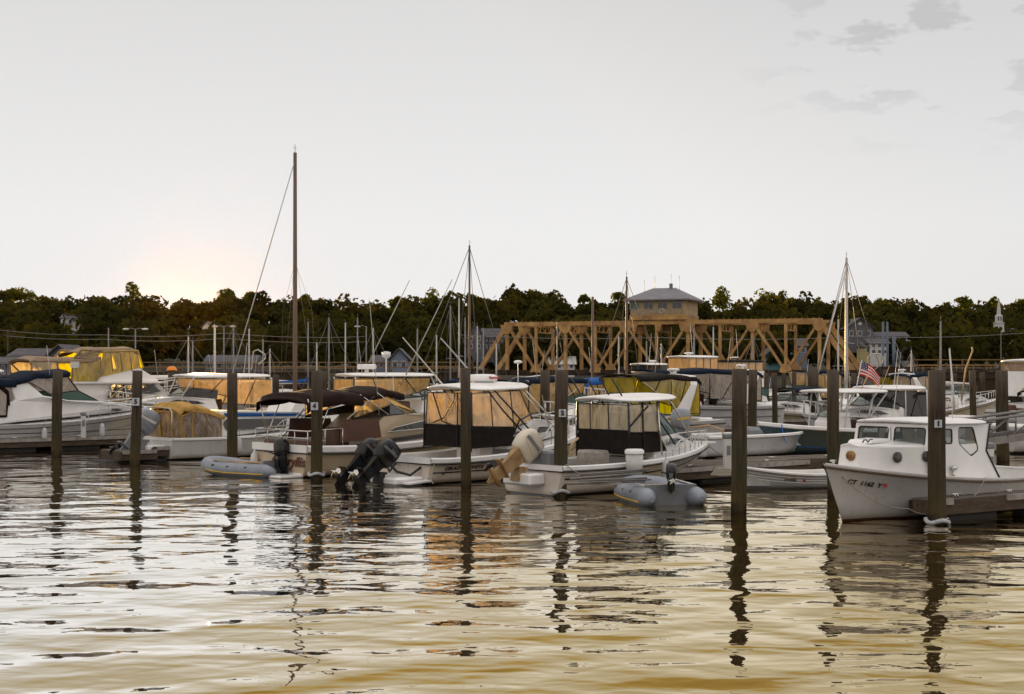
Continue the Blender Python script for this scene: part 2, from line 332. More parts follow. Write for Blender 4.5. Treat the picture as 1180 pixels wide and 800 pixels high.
# ------------------------------------------------------------------ water and land
def water_material():
    m = bpy.data.materials.new('harbour_water'); m.use_nodes = True
    n, l = m.node_tree.nodes, m.node_tree.links; n.remove(n['Principled BSDF']); out = n['Material Output']
    t = n.new('ShaderNodeTexCoord')
    def noise(scale, stretch, rot, detail, rough=0.5, dist=0.0, kind=None):
        mp = n.new('ShaderNodeMapping'); mp.inputs['Scale'].default_value = (*stretch, 1); mp.inputs['Rotation'].default_value = (0, 0, R(rot))
        l.new(t.outputs['Object'], mp.inputs[0]); q = n.new('ShaderNodeTexNoise'); q.inputs['Scale'].default_value = scale
        q.inputs['Detail'].default_value = detail; q.inputs['Roughness'].default_value = rough; q.inputs['Distortion'].default_value = dist
        l.new(mp.outputs[0], q.inputs['Vector']); return q.outputs['Fac']
    def mth(op, a, b):
        q = n.new('ShaderNodeMath'); q.operation = op
        for i, v in enumerate((a, b)):
            if isinstance(v, (int, float)): q.inputs[i].default_value = v
            else: l.new(v, q.inputs[i])
        return q.outputs[0]
    h = mth('MULTIPLY', noise(0.36, (0.7, 1.0), 14, 0.0, 0.4, 0.4), WAVE[0])
    h = mth('ADD', h, mth('MULTIPLY', noise(0.95, (0.75, 1.0), 10, 0.5, 0.4, 0.5), WAVE[1]))
    h = mth('ADD', h, mth('MULTIPLY', noise(2.3, (0.7, 1.0), -6, 1.0, 0.5, 0.3), WAVE[2]))
    h = mth('ADD', h, mth('MULTIPLY', noise(7.0, (0.7, 1.0), 4, 1.0, 0.5), WAVE[3]))
    # the water lies calmer in the shelter of the docks
    sp = n.new('ShaderNodeSeparateXYZ'); l.new(t.outputs['Object'], sp.inputs[0])
    cal = n.new('ShaderNodeMapRange'); cal.interpolation_type = 'SMOOTHSTEP'; cal.inputs[1].default_value = 17; cal.inputs[2].default_value = 34; cal.inputs[3].default_value = 1.0; cal.inputs[4].default_value = 0.72; l.new(sp.outputs['Y'], cal.inputs[0])
    h = mth('MULTIPLY', h, cal.outputs[0])
    bp = n.new('ShaderNodeBump'); bp.inputs['Strength'].default_value = 1.0; bp.inputs['Distance'].default_value = 1.0
    l.new(h, bp.inputs['Height'])
    fr = n.new('ShaderNodeFresnel'); fr.inputs['IOR'].default_value = 1.33; l.new(bp.outputs[0], fr.inputs['Normal'])
    fm = n.new('ShaderNodeMapRange'); fm.inputs[1].default_value = 0.08; fm.inputs[2].default_value = 0.42; fm.inputs[3].default_value = 0.55; fm.inputs[4].default_value = 0.97
    l.new(fr.outputs[0], fm.inputs[0])
    df = n.new('ShaderNodeBsdfDiffuse'); df.inputs[0].default_value = (0.05, 0.036, 0.012, 1)
    gl = n.new('ShaderNodeBsdfGlossy'); gl.inputs['Roughness'].default_value = 0.0; gl.inputs[0].default_value = (0.98, 0.97, 0.95, 1); l.new(bp.outputs[0], gl.inputs['Normal'])
    # golden reflection painted into the gloss colour at steep glances, stronger to the right
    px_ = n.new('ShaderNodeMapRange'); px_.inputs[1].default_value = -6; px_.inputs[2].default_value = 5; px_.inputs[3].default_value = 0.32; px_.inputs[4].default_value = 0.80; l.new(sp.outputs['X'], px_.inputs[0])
    gold_refl = n.new('ShaderNodeMapRange'); gold_refl.inputs[1].default_value = 0.16; l.new(fr.outputs[0], gold_refl.inputs[0]); l.new(px_.outputs[0], gold_refl.inputs[2])
    gc = n.new('ShaderNodeMix'); gc.data_type = 'RGBA'; gc.inputs['A'].default_value = (0.66, 0.48, 0.16, 1); gc.inputs['B'].default_value = (1.0, 0.98, 0.93, 1); l.new(gold_refl.outputs[0], gc.inputs['Factor']); l.new(gc.outputs['Result'], gl.inputs[0])
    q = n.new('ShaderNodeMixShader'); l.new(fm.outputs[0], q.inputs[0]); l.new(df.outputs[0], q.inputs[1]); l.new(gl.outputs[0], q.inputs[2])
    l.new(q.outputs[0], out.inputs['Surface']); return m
WAVE = (0.058, 0.066, 0.018, 0.0024)
mb = MB(); mb.grid([[(x, y, 0) for x in (-1500, -200, 0, 200, 1500)] for y in (-300, 0, 60, 200, 345)], sm=False)
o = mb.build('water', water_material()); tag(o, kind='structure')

def ss(a, b, x): x = min(1, max(0, (x - a) / (b - a))); return x * x * (3 - 2 * x)
CREST = [(-900, 341), (0, 337), (40, 338), (75, 343), (100, 347), (175, 348), (240, 348), (265, 342), (300, 342), (345, 344), (380, 348), (420, 349), (450, 352), (500, 348), (560, 350), (600, 350), (650, 350), (700, 351), (760, 352), (810, 352), (850, 347), (920, 349), (950, 356), (985, 349), (1050, 350), (1100, 351), (1180, 350), (2100, 347)]
def crest_z(X, Yc=620.0):
    px = CX + X * F_PX / Yc
    for (a, ya), (b, yb) in zip(CREST, CREST[1:]):
        if px <= b: y = ya + (yb - ya) * max(0, (px - a) / (b - a)); break
    else: y = CREST[-1][1]
    return CAMH + (HY - y) * Yc / F_PX - 12.0
def land(X, Y):
    n_ = 1.5 * math.sin(X * .021 + Y * .013) + 1.2 * math.sin(X * .047 - Y * .02)
    z = -1.5 + 3.4 * ss(318, 335, Y) + (crest_z(X) - 2) * ss(345, 600, Y) ** 1.15
    if Y > 345: z += n_ * ss(345, 400, Y)
    if Y > 640: z -= (Y - 640) * 0.03
    return z
soil = mat('dark_soil', (0.035, 0.030, 0.014), 0.95, var=0.5, vscale=0.05, detail=8)
mb = MB(); ys = [300, 318, 326, 335, 345] + list(range(370, 660, 22)) + [700, 800, 1000, 1400, 2500, 6000]
xs = list(range(-1500, -300, 150)) + list(range(-300, 301, 12)) + list(range(450, 1501, 150))
mb.grid([[(x * (1 if y < 1000 else y / 1000), y, land(x, y)) for x in xs] for y in ys])
o = mb.build('hills', soil); tag(o, kind='structure')

# ------------------------------------------------------------------ trees on the far hill
def foliage(name, c1, c2, tr=0.4, scale=0.06):
    m = bpy.data.materials.new(name); m.use_nodes = True; n, l = m.node_tree.nodes, m.node_tree.links
    n.remove(n['Principled BSDF']); out = n['Material Output']
    t = n.new('ShaderNodeNewGeometry'); no = n.new('ShaderNodeTexNoise'); no.inputs['Scale'].default_value = scale; no.inputs['Detail'].default_value = 6; l.new(t.outputs['Position'], no.inputs['Vector'])
    rp = n.new('ShaderNodeValToRGB'); rp.color_ramp.elements[0].position = 0.38; rp.color_ramp.elements[1].position = 0.62
    rp.color_ramp.elements[0].color = (*c2, 1); rp.color_ramp.elements[1].color = (*c1, 1); l.new(no.outputs['Fac'], rp.inputs[0])
    df = n.new('ShaderNodeBsdfDiffuse'); tl = n.new('ShaderNodeBsdfTranslucent'); l.new(rp.outputs[0], df.inputs[0])
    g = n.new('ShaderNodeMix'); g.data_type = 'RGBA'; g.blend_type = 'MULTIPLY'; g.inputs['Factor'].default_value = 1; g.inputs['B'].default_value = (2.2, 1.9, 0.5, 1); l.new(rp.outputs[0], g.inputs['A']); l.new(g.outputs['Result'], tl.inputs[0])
    q = n.new('ShaderNodeMixShader'); q.inputs[0].default_value = tr; l.new(df.outputs[0], q.inputs[1]); l.new(tl.outputs[0], q.inputs[2]); l.new(q.outputs[0], out.inputs['Surface'])
    return m
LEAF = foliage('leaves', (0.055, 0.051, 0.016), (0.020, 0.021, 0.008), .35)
LEAFG = foliage('sun_tinted_crest_leaves', (0.085, 0.095, 0.016), (0.040, 0.045, 0.010), .6)  # lit copy of the leaves: backlight on the ridge put into the colour
BARK = mat('bark', (0.06, 0.045, 0.03), 0.9, var=0.5)
rng = np.random.default_rng(7)
def crown_quads(cx, cy, cz, w_, h_, n, lobes, leaf, fill=0.35):
    """leaf clumps (small bent quads) spread over uneven lobes; arrays (n, 4, 3)"""
    L = []
    for k in range(lobes):
        a = rng.uniform(0, 2 * np.pi); r = rng.uniform(0.15, 0.62) * w_; z = rng.uniform(-0.30, 0.33) * h_
        r *= (1 - 0.6 * max(0, z / h_) * 2)
        L.append((cx + r * np.cos(a), cy + r * np.sin(a), cz + z, rng.uniform(.32, .52) * w_, rng.uniform(.17, .27) * h_))
    L.append((cx, cy, cz + .12 * h_, .5 * w_, .42 * h_)); L = np.array(L)
    idx = rng.integers(0, len(L), n); d = rng.normal(size=(n, 3)); d /= np.linalg.norm(d, axis=1)[:, None]
    d[:, 2] = np.where(d[:, 2] < -0.3, -d[:, 2], d[:, 2])
    rad = np.where(rng.random(n) < fill, rng.uniform(0.5, 1, n), rng.uniform(0.9, 1.12, n))
    c = L[idx, :3] + d * rad[:, None] * np.stack([L[idx, 3], L[idx, 3], L[idx, 4]], 1)
    u = rng.normal(size=(n, 3)); nn = d + 0.7 * rng.normal(size=(n, 3)); nn /= np.linalg.norm(nn, axis=1)[:, None]
    u -= nn * (u * nn).sum(1)[:, None]; u /= np.linalg.norm(u, axis=1)[:, None]; v = np.cross(nn, u)
    s = leaf * rng.uniform(.6, 1.4, n)[:, None]; u *= s; v *= s * rng.uniform(.5, 1, n)[:, None]
    return np.stack([c - u - v * .6, c + u * .8 - v, c + u * 1.1 + v * .7, c - u * .7 + v], 1)
def quads_mesh(name, Q, m):
    n = len(Q); me = bpy.data.meshes.new(name); me.vertices.add(4 * n); me.loops.add(4 * n); me.polygons.add(n)
    me.vertices.foreach_set('co', Q.reshape(-1).astype(np.float32)); me.loops.foreach_set('vertex_index', np.arange(4 * n, dtype=np.int32))
    me.polygons.foreach_set('loop_start', np.arange(0, 4 * n, 4, dtype=np.int32)); me.polygons.foreach_set('loop_total', np.full(n, 4, dtype=np.int32))
    me.materials.append(m); me.update(); me.validate(); o = bpy.data.objects.new(name, me); COL.objects.link(o); return o
A = []
for row, Yr in enumerate((346, 362, 380, 398, 418, 440, 462, 486, 510, 536, 562, 588, 608, 624)):
    X = -0.42 * Yr - 10
    if row == 13: CR0 = len(A)
    while X < 0.42 * Yr + 10:
        yy = Yr + rng.uniform(-12, 12); s = rng.uniform(.65, 1.15) if rng.random() < .75 else rng.uniform(1.2, 1.5); g = land(X, yy)
        top = (9.5 if row < 12 else 9.2) * s + (rng.uniform(0, 3) if rng.random() < .12 else 0)
        if row == 0 and rng.random() < .35: X += 9; continue
        A.append(crown_quads(X, yy, g + top * .50, 6.0 * s * rng.uniform(.9, 1.3), top * .92, 420 if row > 10 else 300, rng.integers(5, 9), 0.72))
        X += rng.uniform(6, 9) * s
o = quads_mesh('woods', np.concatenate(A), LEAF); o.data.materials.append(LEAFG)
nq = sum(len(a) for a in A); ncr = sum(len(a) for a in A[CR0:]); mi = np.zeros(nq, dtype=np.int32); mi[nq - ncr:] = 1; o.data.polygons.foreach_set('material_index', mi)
tag(o, 'dark green wooded hillside closing the far side of the harbour', 'woods', kind='stuff')
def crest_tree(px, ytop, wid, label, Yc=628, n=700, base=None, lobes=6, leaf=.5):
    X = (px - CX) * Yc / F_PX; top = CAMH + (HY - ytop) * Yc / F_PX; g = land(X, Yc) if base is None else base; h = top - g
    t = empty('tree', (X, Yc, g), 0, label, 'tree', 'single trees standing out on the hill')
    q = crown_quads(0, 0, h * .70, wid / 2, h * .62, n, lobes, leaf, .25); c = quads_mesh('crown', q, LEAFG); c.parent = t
    mb = MB(); mb.tube([(0, 0, 0), (.2, 0, h*.3), (0, 0, h*.55), (.1, 0, h*.85)], [.5, .38, .28, .08], 7)
    for k in range(6):
        a = k * 2.2; mb.tube([(0, 0, h*(.35+.06*k)), (math.cos(a)*wid*.18, math.sin(a)*wid*.18, h*(.5+.06*k)), (math.cos(a)*wid*.34, math.sin(a)*wid*.34, h*(.58+.06*k))], [.2, .12, .04], 5)
    mb.build('trunk', BARK, t)
for a in ((152, 328, 9, 'lone airy tree poking up above the ridge left of the sun glow', 620, 460),
          (25, 333, 22, 'broad round tree at the left edge of the ridge'), (118, 344, 9, 'small ridge tree just left of the lone airy tree'),
          (262, 335, 13, 'rounded tree on the ridge at the right rim of the sun glow'), (287, 338, 10, 'small tree beside the rounded one right of the sun glow'),
          (352, 341, 10, 'ridge tree immediately right of the tallest brown mast'), (458, 344, 9, 'yellow rimmed tree on the ridge behind the leaning outrigger'),
          (498, 334, 12, 'tall tree above the ridge between outrigger tips and the thin brown mast'), (546, 341, 10, 'ridge tree touching the thin brown mast'),
          (610, 342, 10, 'backlit yellow tree above the left end of the bridge'), (640, 336, 12, 'dark tall tree above the left truss of the bridge'),
          (673, 342, 10, 'backlit tree above the bridge beside the tall lamp pole'), (712, 339, 12, 'glowing yellow tree just left of the bridge control house'),
          (833, 334, 13, 'tall rounded tree on the ridge right of the control house'), (878, 335, 15, 'wide lumpy tree on the ridge above the right truss'),
          (902, 337, 9, 'narrower tree beside the wide lumpy one above the right truss'), (943, 345, 9, 'low tree in the dip of the ridge over the right end of the bridge'),
          (972, 346, 8, 'small golden tree behind the tall white mast at right'), (1014, 345, 12, 'flat topped tree on the ridge right of the tall white mast'),
          (1048, 347, 9, 'small tree on the ridge midway between white mast and steeple'), (1112, 343, 13, 'rounded tree on the ridge left of the church steeple'),
          (1146, 344, 9, 'golden tree right behind the church steeple'), (1175, 346, 12, 'tree on the ridge at the right edge, past the steeple')):
    crest_tree(*a[:3], a[3], *(a[4:] if len(a) > 4 else ()))

# ------------------------------------------------------------------ railway truss bridge with control house
BST = mat('tan_bridge_paint', (0.54, 0.32, 0.11), 0.7, var=0.35, vscale=0.5, col2=(0.20, 0.095, 0.035), detail=8)
BDK = mat('dark_bridge_timber', (0.05, 0.035, 0.025), 0.9, var=0.4, vscale=0.4, spec=0.1)
bp_ = Plane(-6.4, 275, -22.2)
BL, BT0, BT1 = 71.3, 3.1, 12.2
br = empty('truss_bridge', (-6.4, 275, 0), R(-22.2), 'long tan painted steel truss railway bridge spanning the water behind the boats', 'bridge')
for yy, nm in ((0, 'near'), (9.0, 'far')):
    n6 = [BL * i / 6 for i in range(7)]; tp = [BL * (i + .5) / 6 for i in range(6)]
    MB().box(tp[0] - .5, tp[-1] + .5, yy - .4, yy + .4, BT1 - .75, BT1).build('top_chord', BST, br)
    MB().box(-1, BL + 1, yy - .35, yy + .35, BT0 - .9, BT0).build('bottom_chord', BDK, br)
    for i in range(6):
        for a, b in (((n6[i], BT0 - .3), (tp[i], BT1 - .5)), ((tp[i], BT1 - .5), (n6[i+1], BT0 - .3))):
            mb = MB(); 
            wd = .85 if (i == 0 and a[0] == 0) or (i == 5 and b[0] == n6[6]) else .38
            mb.obox((a[0], yy - .28, a[1]), (b[0], yy - .28, b[1]), .12, wd); mb.obox((a[0], yy + .28, a[1]), (b[0], yy + .28, b[1]), .12, wd)
            for k in range(1, 12):
                p = Vector((a[0], yy, a[1])).lerp(Vector((b[0], yy, b[1])), k / 12); mb.box(p.x - .1, p.x + .1, yy - .24, yy + .24, p.z - .12, p.z + .12)
            mb.build('diagonal', BST, br)
        MB().box(tp[i] - .28, tp[i] + .28, yy - .3, yy + .3, BT0, BT1 - .85).build('post', BST, br)
        if i: MB().box(n6[i] - .24, n6[i] + .24, yy - .26, yy + .26, BT0, BT1 - .85).build('post', BST, br)
    for x, z in [(t_, BT1 - .75) for t_ in tp]:
        MB().prism([(x - 1.3, z + .3), (x + 1.3, z + .3), (x + 1.0, z - .8), (x + .4, z - 1.5), (x - .4, z - 1.5), (x - 1.0, z - .8)], yy + .44, y0=yy - .44).build('gusset', BST, br)
    for x in n6[1:6]:
        MB().prism([(x - 1.2, BT0 - .5), (x + 1.2, BT0 - .5), (x + .8, BT0 + .5), (x + .3, BT0 + 1.1), (x - .3, BT0 + 1.1), (x - .8, BT0 + .5)], yy + .44, y0=yy - .44).build('gusset', BST, br)
for x in tp + n6[1:6]:
    mb = MB(); mb.box(x - .2, x + .2, .4, 8.6, BT1 - .6, BT1 - .2)
    if x in n6 or x in (tp[1], tp[4]):
        mb.box(x - .15, x + .15, .4, 8.6, BT1 - 2.1, BT1 - 1.85)
        for k in range(6): mb.obox((x, .5 + k*1.33, BT1 - (2 if k % 2 else .4)), (x, .5 + (k+1)*1.33, BT1 - (.4 if k % 2 else 2)), .12, .12)
    mb.build('portal_brace', BST, br)
mb = MB()
for i in range(5): mb.obox((tp[i], .3, BT1 - .4), (tp[i+1], 8.7, BT1 - .4), .2, .2); mb.obox((tp[i], 8.7, BT1 - .4), (tp[i+1], .3, BT1 - .4), .2, .2)
mb.build('lateral_bracing', BST, br)
mb = MB(); mb.box(-60, BL + 130, .6, 8.4, BT0 - 1.0, BT0 - .35)
for k in range(0, 95): x = -60 + k * 2.75; mb.box(x, x + .35, -.9, .0, BT0 - .55, BT0 - .36); 
mb.build('deck', BDK, br)
mb = MB()
for k in range(0, 96): x = -60 + k * 2.75; mb.box(x, x + .08, -.85, -.77, BT0 - .3, BT0 + .75) if not 0 < x < BL else None
for a_, b_ in ((-60, 0), (BL, BL + 130)):
    for z in (.3, .7): mb.box(a_, b_, -.84, -.78, BT0 + z, BT0 + z + .07)
mb.build('walkway_rail', BST, br)
mb = MB()
for k in range(60):                           # little railing stubs along the top chord
    x = tp[0] + k * (tp[-1] - tp[0]) / 59; mb.box(x - .03, x + .03, -.35, -.28, BT1, BT1 + .22)
mb.build('top_rail', BST, br)
stone = mat('granite_blocks', (0.16, 0.14, 0.12), 0.9, var=0.5, vscale=1.0, bump=0.05, bscale=2)
for x in (-2, BL * .5, BL + 2):
    MB().prism([(x - 2.2, -2), (x + 2.2, -2), (x + 1.8, BT0 - 1.0), (x - 1.8, BT0 - 1.0)], 10.2, y0=-1.2).build('pier', stone, br)
for k in range(24):
    x = (-8 - k * 4.6) if k < 11 else BL + 8 + (k - 11) * 8
    if x > -58: MB().box(x - .3, x + .3, .5, 8.5, -2, BT0 - 1.0).build('trestle_bent', BDK, br)
# control house
TRIMW = mat('pale_window_frame', (.36, .32, .26), .6)
C0, C1 = BL * .432, BL * .578
ch = empty('control_house', (bp_.X + bp_.u[0]*(C0+C1)/2, bp_.Y + bp_.u[1]*(C0+C1)/2, BT1), R(-22.2), 'tan control house with a grey hipped roof sitting on top of the truss bridge', 'house')
hw = (C1 - C0) / 2
WALLM = mat('mottled_tan_wall', (0.50, 0.37, 0.20), 0.85, col2=(0.26, 0.20, 0.13), vscale=1.2, detail=6)
MB().box(-hw, hw, -.6, 8.2, 1.0, 3.9).build('wall', WALLM, ch)
MB().box(-hw - .15, hw + .15, -.8, 8.4, 0.05, 1.0, c=.05).build('floor_beam', BST, ch)
for x in (-hw + .6, 0, hw - .6): MB().prism([(x - .3, -2.0), (x + .3, -2.0), (x + .9, .04), (x - .9, .04)], .75, y0=-.42).build('bracket', BST, ch)
roofm = mat('grey_slate', (0.17, 0.16, 0.18), 0.6, var=0.4, vscale=1.5, stretch=(.3, 1, 3), bump=.03, bscale=6)
e, z0, z1 = 1.1, 3.85, 6.15
v = [(-hw-e, -1.7, z0), (hw+e, -1.7, z0), (hw+e, 9.3, z0), (-hw-e, 9.3, z0), (-hw*.42, 3.8, z1), (hw*.42, 3.8, z1), (-hw-e, -1.7, z0-.25), (hw+e, -1.7, z0-.25), (hw+e, 9.3, z0-.25), (-hw-e, 9.3, z0-.25)]
MB().add(v, [(0,1,5,4), (1,2,5), (2,3,4,5), (3,0,4), (0,6,7,1), (1,7,8,2), (2,8,9,3), (3,9,6,0), (9,8,7,6)]).build('roof', roofm, ch)
for i, x in enumerate((-4.4, -1.75, .95, 3.7)):
    f = MB().box(x - .95, x + .95, -.72, -.595, 2.05, 3.35).build('window', TRIMW, ch)
    mb = MB()
    for k in (0, 1): mb.box(x - .85 + k*.9, x - .05 + k*.9, -.745, -.715, 2.15, 3.25)
    mb.build('pane', GDARK if i else GGREEN, f)
for y in (1.2, 4.6): MB().box(hw - .01, hw + .06, y, y + 1.6, 2.0, 3.2).build('shutter', WALLM, ch)
mb = MB()
for k in range(9): x = -hw + .5 + k * (2*hw-1)/8; mb.box(x, x+.06, -1.25, -1.2, 1.0, 1.75)
mb.box(-hw, hw, -1.26, -1.19, 1.72, 1.78); mb.build('rail', ALU, ch)
# life rings and painted marks on the front wall
mb = MB(); rr = [(.42*math.cos(t*math.pi/8), -.66, 1.75 + .42*math.sin(t*math.pi/8)) for t in range(17)]
mb.tube([(x + .8, y, z) for x, y, z in rr], .09, 6, cap=False); mb.build('life_ring', WHITEM, ch)
for x, h in ((-hw*.75, 2.6), (-hw*.35, 3.2), (hw*.25, 3.6), (hw*.55, 3.2)): MB().tube([(x, 3.8, 5.2), (x, 3.8, 5.2 + h)], .04, 5).build('antenna', ALU, ch)
MB().box(hw*.2, hw*.2 + .5, 3.5, 4.1, z1 - .1, z1 + .8).build('vent', roofm, ch)

# ------------------------------------------------------------------ timber bulkheads with railings
PILE = mat('grey_timber', (0.07, 0.050, 0.035), 0.9, col2=(0.03, 0.022, 0.016), vscale=2.0, stretch=(6, 6, .7), detail=8, spec=0.1)
RAILM = mat('weathered_rail_wood', (0.20, 0.125, 0.05), 0.85, var=0.4)
def bulkhead(label, x0, x1, Y, top, rail=True, yaw=0):
    t = empty('bulkhead', (x0, Y, 0), yaw, label, 'bulkhead'); L = x1 - x0; mb = MB(); r = random.Random(x0); x = 0
    while x < L: w_ = r.uniform(.26, .34); mb.box(x, x + w_ - .03, 0, .12 + r.uniform(0, .05), -1.2, top - r.uniform(0, .12)); x += w_
    mb.build('planking', PILE, t)
    MB().box(0, L, -.16, -.005, top - .75, top - .5).build('waler', PILE, t)
    MB().box(0, L, -.2, 3.5, top, top + .1).build('walkway', PILE, t)
    if rail:
        mb = MB()
        for k in range(int(L / 2.4) + 1): mb.box(k*2.4, k*2.4 + .1, .0, .1, top + .1, top + 1.15)
        for z in (.55, 1.05): mb.box(0, L, -.04, .0, top + z, top + z + .11)
        mb.build('railing', RAILM, t)
    return t
bulkhead('long dark timber bulkhead with thin railing behind the left moorings', -42, -5.5, 150, 2.75)
bulkhead('timber bulkhead with yellowish railing behind the moorings at right', 39.5, 66, 140, 2.95)

# ------------------------------------------------------------------ houses, church, poles and wires on the far shore
SH = mat('grey_shingle_wall', (0.115, 0.11, 0.125), 0.9, var=.3, vscale=1, bump=.03, bscale=4)
SHR = mat('grey_shingle_roof', (0.085, 0.08, 0.09), 0.9, var=.4, vscale=1, bump=.03, bscale=4)
HW = mat('white_clapboard', (0.5, 0.49, 0.48), 0.7, var=.15); HT = mat('teal_clapboard', (0.10, 0.24, 0.27), 0.7, var=.2)
HY_ = mat('pale_yellow_wall', (0.42, 0.36, 0.16), 0.7, var=.2); WINM = mat('window_dark', (.03, .035, .045), .15)
TRIMM = mat('white_trim', (.55, .54, .55), .6)
def house(label, px0, px1, ybase, yeave, yridge, Y, depth=8, wall=SH, roof=SHR, gable=False, rows=1, nwin=4, name='house', cat='house', yaw=0, porch=False):
    a, b = at(px0, ybase, Y), at(px1, ybase, Y); W = b.x - a.x; z0 = a.z; ze = at(0, yeave, Y).z - z0; zr = at(0, yridge, Y).z - z0
    t = empty(name, ((a.x + b.x)/2, Y, z0), yaw, label, cat); h = W/2
    MB().box(-h, h, 0, depth, -3, ze - .004).build('wall', wall, t); e = .5
    if gable:
        MB().add([(-h, 0, ze), (h, 0, ze), (0, 0, zr - .1), (-h, depth, ze), (h, depth, ze), (0, depth, zr - .1)], [(0,1,2), (4,3,5), (0,3,4,1), (0,2,5,3), (1,4,5,2)]).build('gable', wall, t)
        v = [(-h-e, -e, ze-.3), (0, -e, zr), (h+e, -e, ze-.3), (-h-e, depth+e, ze-.3), (0, depth+e, zr), (h+e, depth+e, ze-.3)]
        v += [(x, y, z + .22) for x, y, z in v]
        MB().add(v, [(0,1,7,6), (1,2,8,7), (3,9,10,4), (4,10,11,5), (6,7,10,9), (7,8,11,10), (0,3,4,1), (1,4,5,2), (0,6,9,3), (2,5,11,8)]).build('roof', roof, t)
    else:
        v = [(-h-e, -e, ze-.2), (h+e, -e, ze-.2), (h+e, depth+e, ze-.2), (-h-e, depth+e, ze-.2), (-h-e, depth/2, zr), (h+e, depth/2, zr)]
        MB().add(v, [(0,1,5,4), (1,2,5), (2,3,4,5), (3,0,4), (3,2,1,0)]).build('roof', roof, t)
    for r_ in range(rows):
        zc = ze * (r_ + .55) / rows
        for k in range(nwin):
            x = -h + W * (k + .5) / nwin; ww = min(.5, W / nwin * .3); hh = min(.65, ze / rows * .3)
            f = MB().box(x - ww, x + ww, -.07, .02, zc - hh, zc + hh).build('window', TRIMM, t)
            MB().box(x - ww*.78, x + ww*.78, -.1, -.068, zc - hh*.82, zc + hh*.82).build('pane', WINM, f)
    if gable and W > 4: 
        f = MB().lathe([(0, -.08), (.45, -.08), (.45, .03), (0, .03)], 12, ax='y', c=(0, (ze + zr)/2 - .2)).build('window', TRIMM, t)
    if porch:
        mb = MB(); mb.box(-h, h, -2.2, -.06, ze*.5 - .15, ze*.5)
        for k in range(8): x = -h + W*k/7; mb.box(x - .07, x + .07, -2.2, -2.05, 0, ze*.5 - .15)
        mb.build('porch', TRIMM, t)
    return t
house('long grey shingled marina building at the far left behind the flybridge boat', 12, 66, 432, 409, 401, 185, wall=SH, nwin=9)
house('gabled grey wing of the marina building, right end', 54, 82, 432, 412, 398.5, 183.5, gable=True, nwin=3)
house('low grey boathouse under the marina building at the left edge', -15, 30, 436, 418, 411, 178, nwin=6)
house('small blue grey gabled cottage on the shore behind the white radar hardtop', 450, 470, 427, 414, 402.5, 235, depth=6, wall=mat('blue_grey_wall', (.17, .20, .27), .8), gable=True, nwin=2)
house('blue grey lean house just left of the gabled cottage', 430, 449, 427, 416, 409, 240, wall=mat('blue_grey_wall'), nwin=3)
house('low grey shed roof seen behind thin masts left of the tall mast', 236, 292, 427, 418, 409, 240, nwin=5)
house('dark grey house with steep gable left of the bridge', 538, 556, 404, 386, 374, 352, gable=True, nwin=2, rows=2)
house('wide grey house behind the left end post of the bridge', 556, 584, 404, 388, 378, 356, nwin=4, rows=2)
house('white roofed pavilion seen under the left truss', 634, 662, 426, 419, 410.5, 330, wall=HW, roof=HW, nwin=4)
house('teal cottage seen through the right truss', 884, 906, 422, 409, 398, 338, wall=HT, gable=True, nwin=3)
house('pale blue house among trees seen through the right truss', 912, 930, 410, 398, 390, 352, wall=mat('blue_grey_wall'), nwin=2)
house('large grey gabled house on the slope behind the tall white mast', 976, 1006, 392, 378, 367, 345, gable=True, nwin=3, rows=1)
house('white balustraded long building below the ridge at right', 1000, 1046, 398, 387, 382, 346, wall=SH, roof=SHR, nwin=6, porch=True)
house('white two storey house on the shore with yellow side', 1003, 1024, 409, 395, 390, 330, wall=HW, nwin=3, rows=2)
house('pale yellow annex beside the white two storey house', 997, 1003, 409, 399, 394, 331, wall=HY_, nwin=1)
house('little white hut at the shore right of the steel poles', 1041, 1056, 428, 423, 417, 320, wall=HW, nwin=2, gable=True)
house('pale house corner showing between trees on the left hill', 70, 92, 376, 366, 361, 470, wall=HW, nwin=3)
house('pale gabled house on the hill under the sun glow', 233, 243, 385, 377, 371, 480, wall=HW, nwin=1, gable=True)
house('white house beside the church steeple', 1163, 1174, 396, 385, 379, 405, wall=HW, nwin=2, gable=True)
house('white cottage at the far right slope', 1050, 1062, 386, 382, 378, 420, wall=HW, nwin=2)
# church steeple
Yc = 405; c = at(1151, 392, Yc); t = empty('church', (c.x, Yc, c.z), 0, 'white church steeple rising out of the trees at far right', 'church'); s_ = Yc / F_PX
MB().box(-4.6*s_, 4.6*s_, -4.6*s_, 4.6*s_, -9, 20*s_).build('tower', HW, t)
MB().box(-3.5*s_, 3.5*s_, -3.5*s_, 3.5*s_, 20*s_, 29*s_, c=.2).build('belfry', HW, t)
MB().box(-5.2*s_, 5.2*s_, -5.2*s_, 5.2*s_, 19.4*s_, 20.2*s_).build('cornice', TRIMM, t)
MB().lathe([(2.6*s_, 29*s_), (2.2*s_, 35*s_), (.1, 48*s_), (0, 48*s_)], 8, sm=False).build('spire', HW, t)
for x in (-1.4, 1.4): MB().box((x - .7)*s_, (x + .7)*s_, -3.7*s_, -3.5*s_, 22*s_, 27*s_).build('louvre', WINM, t)

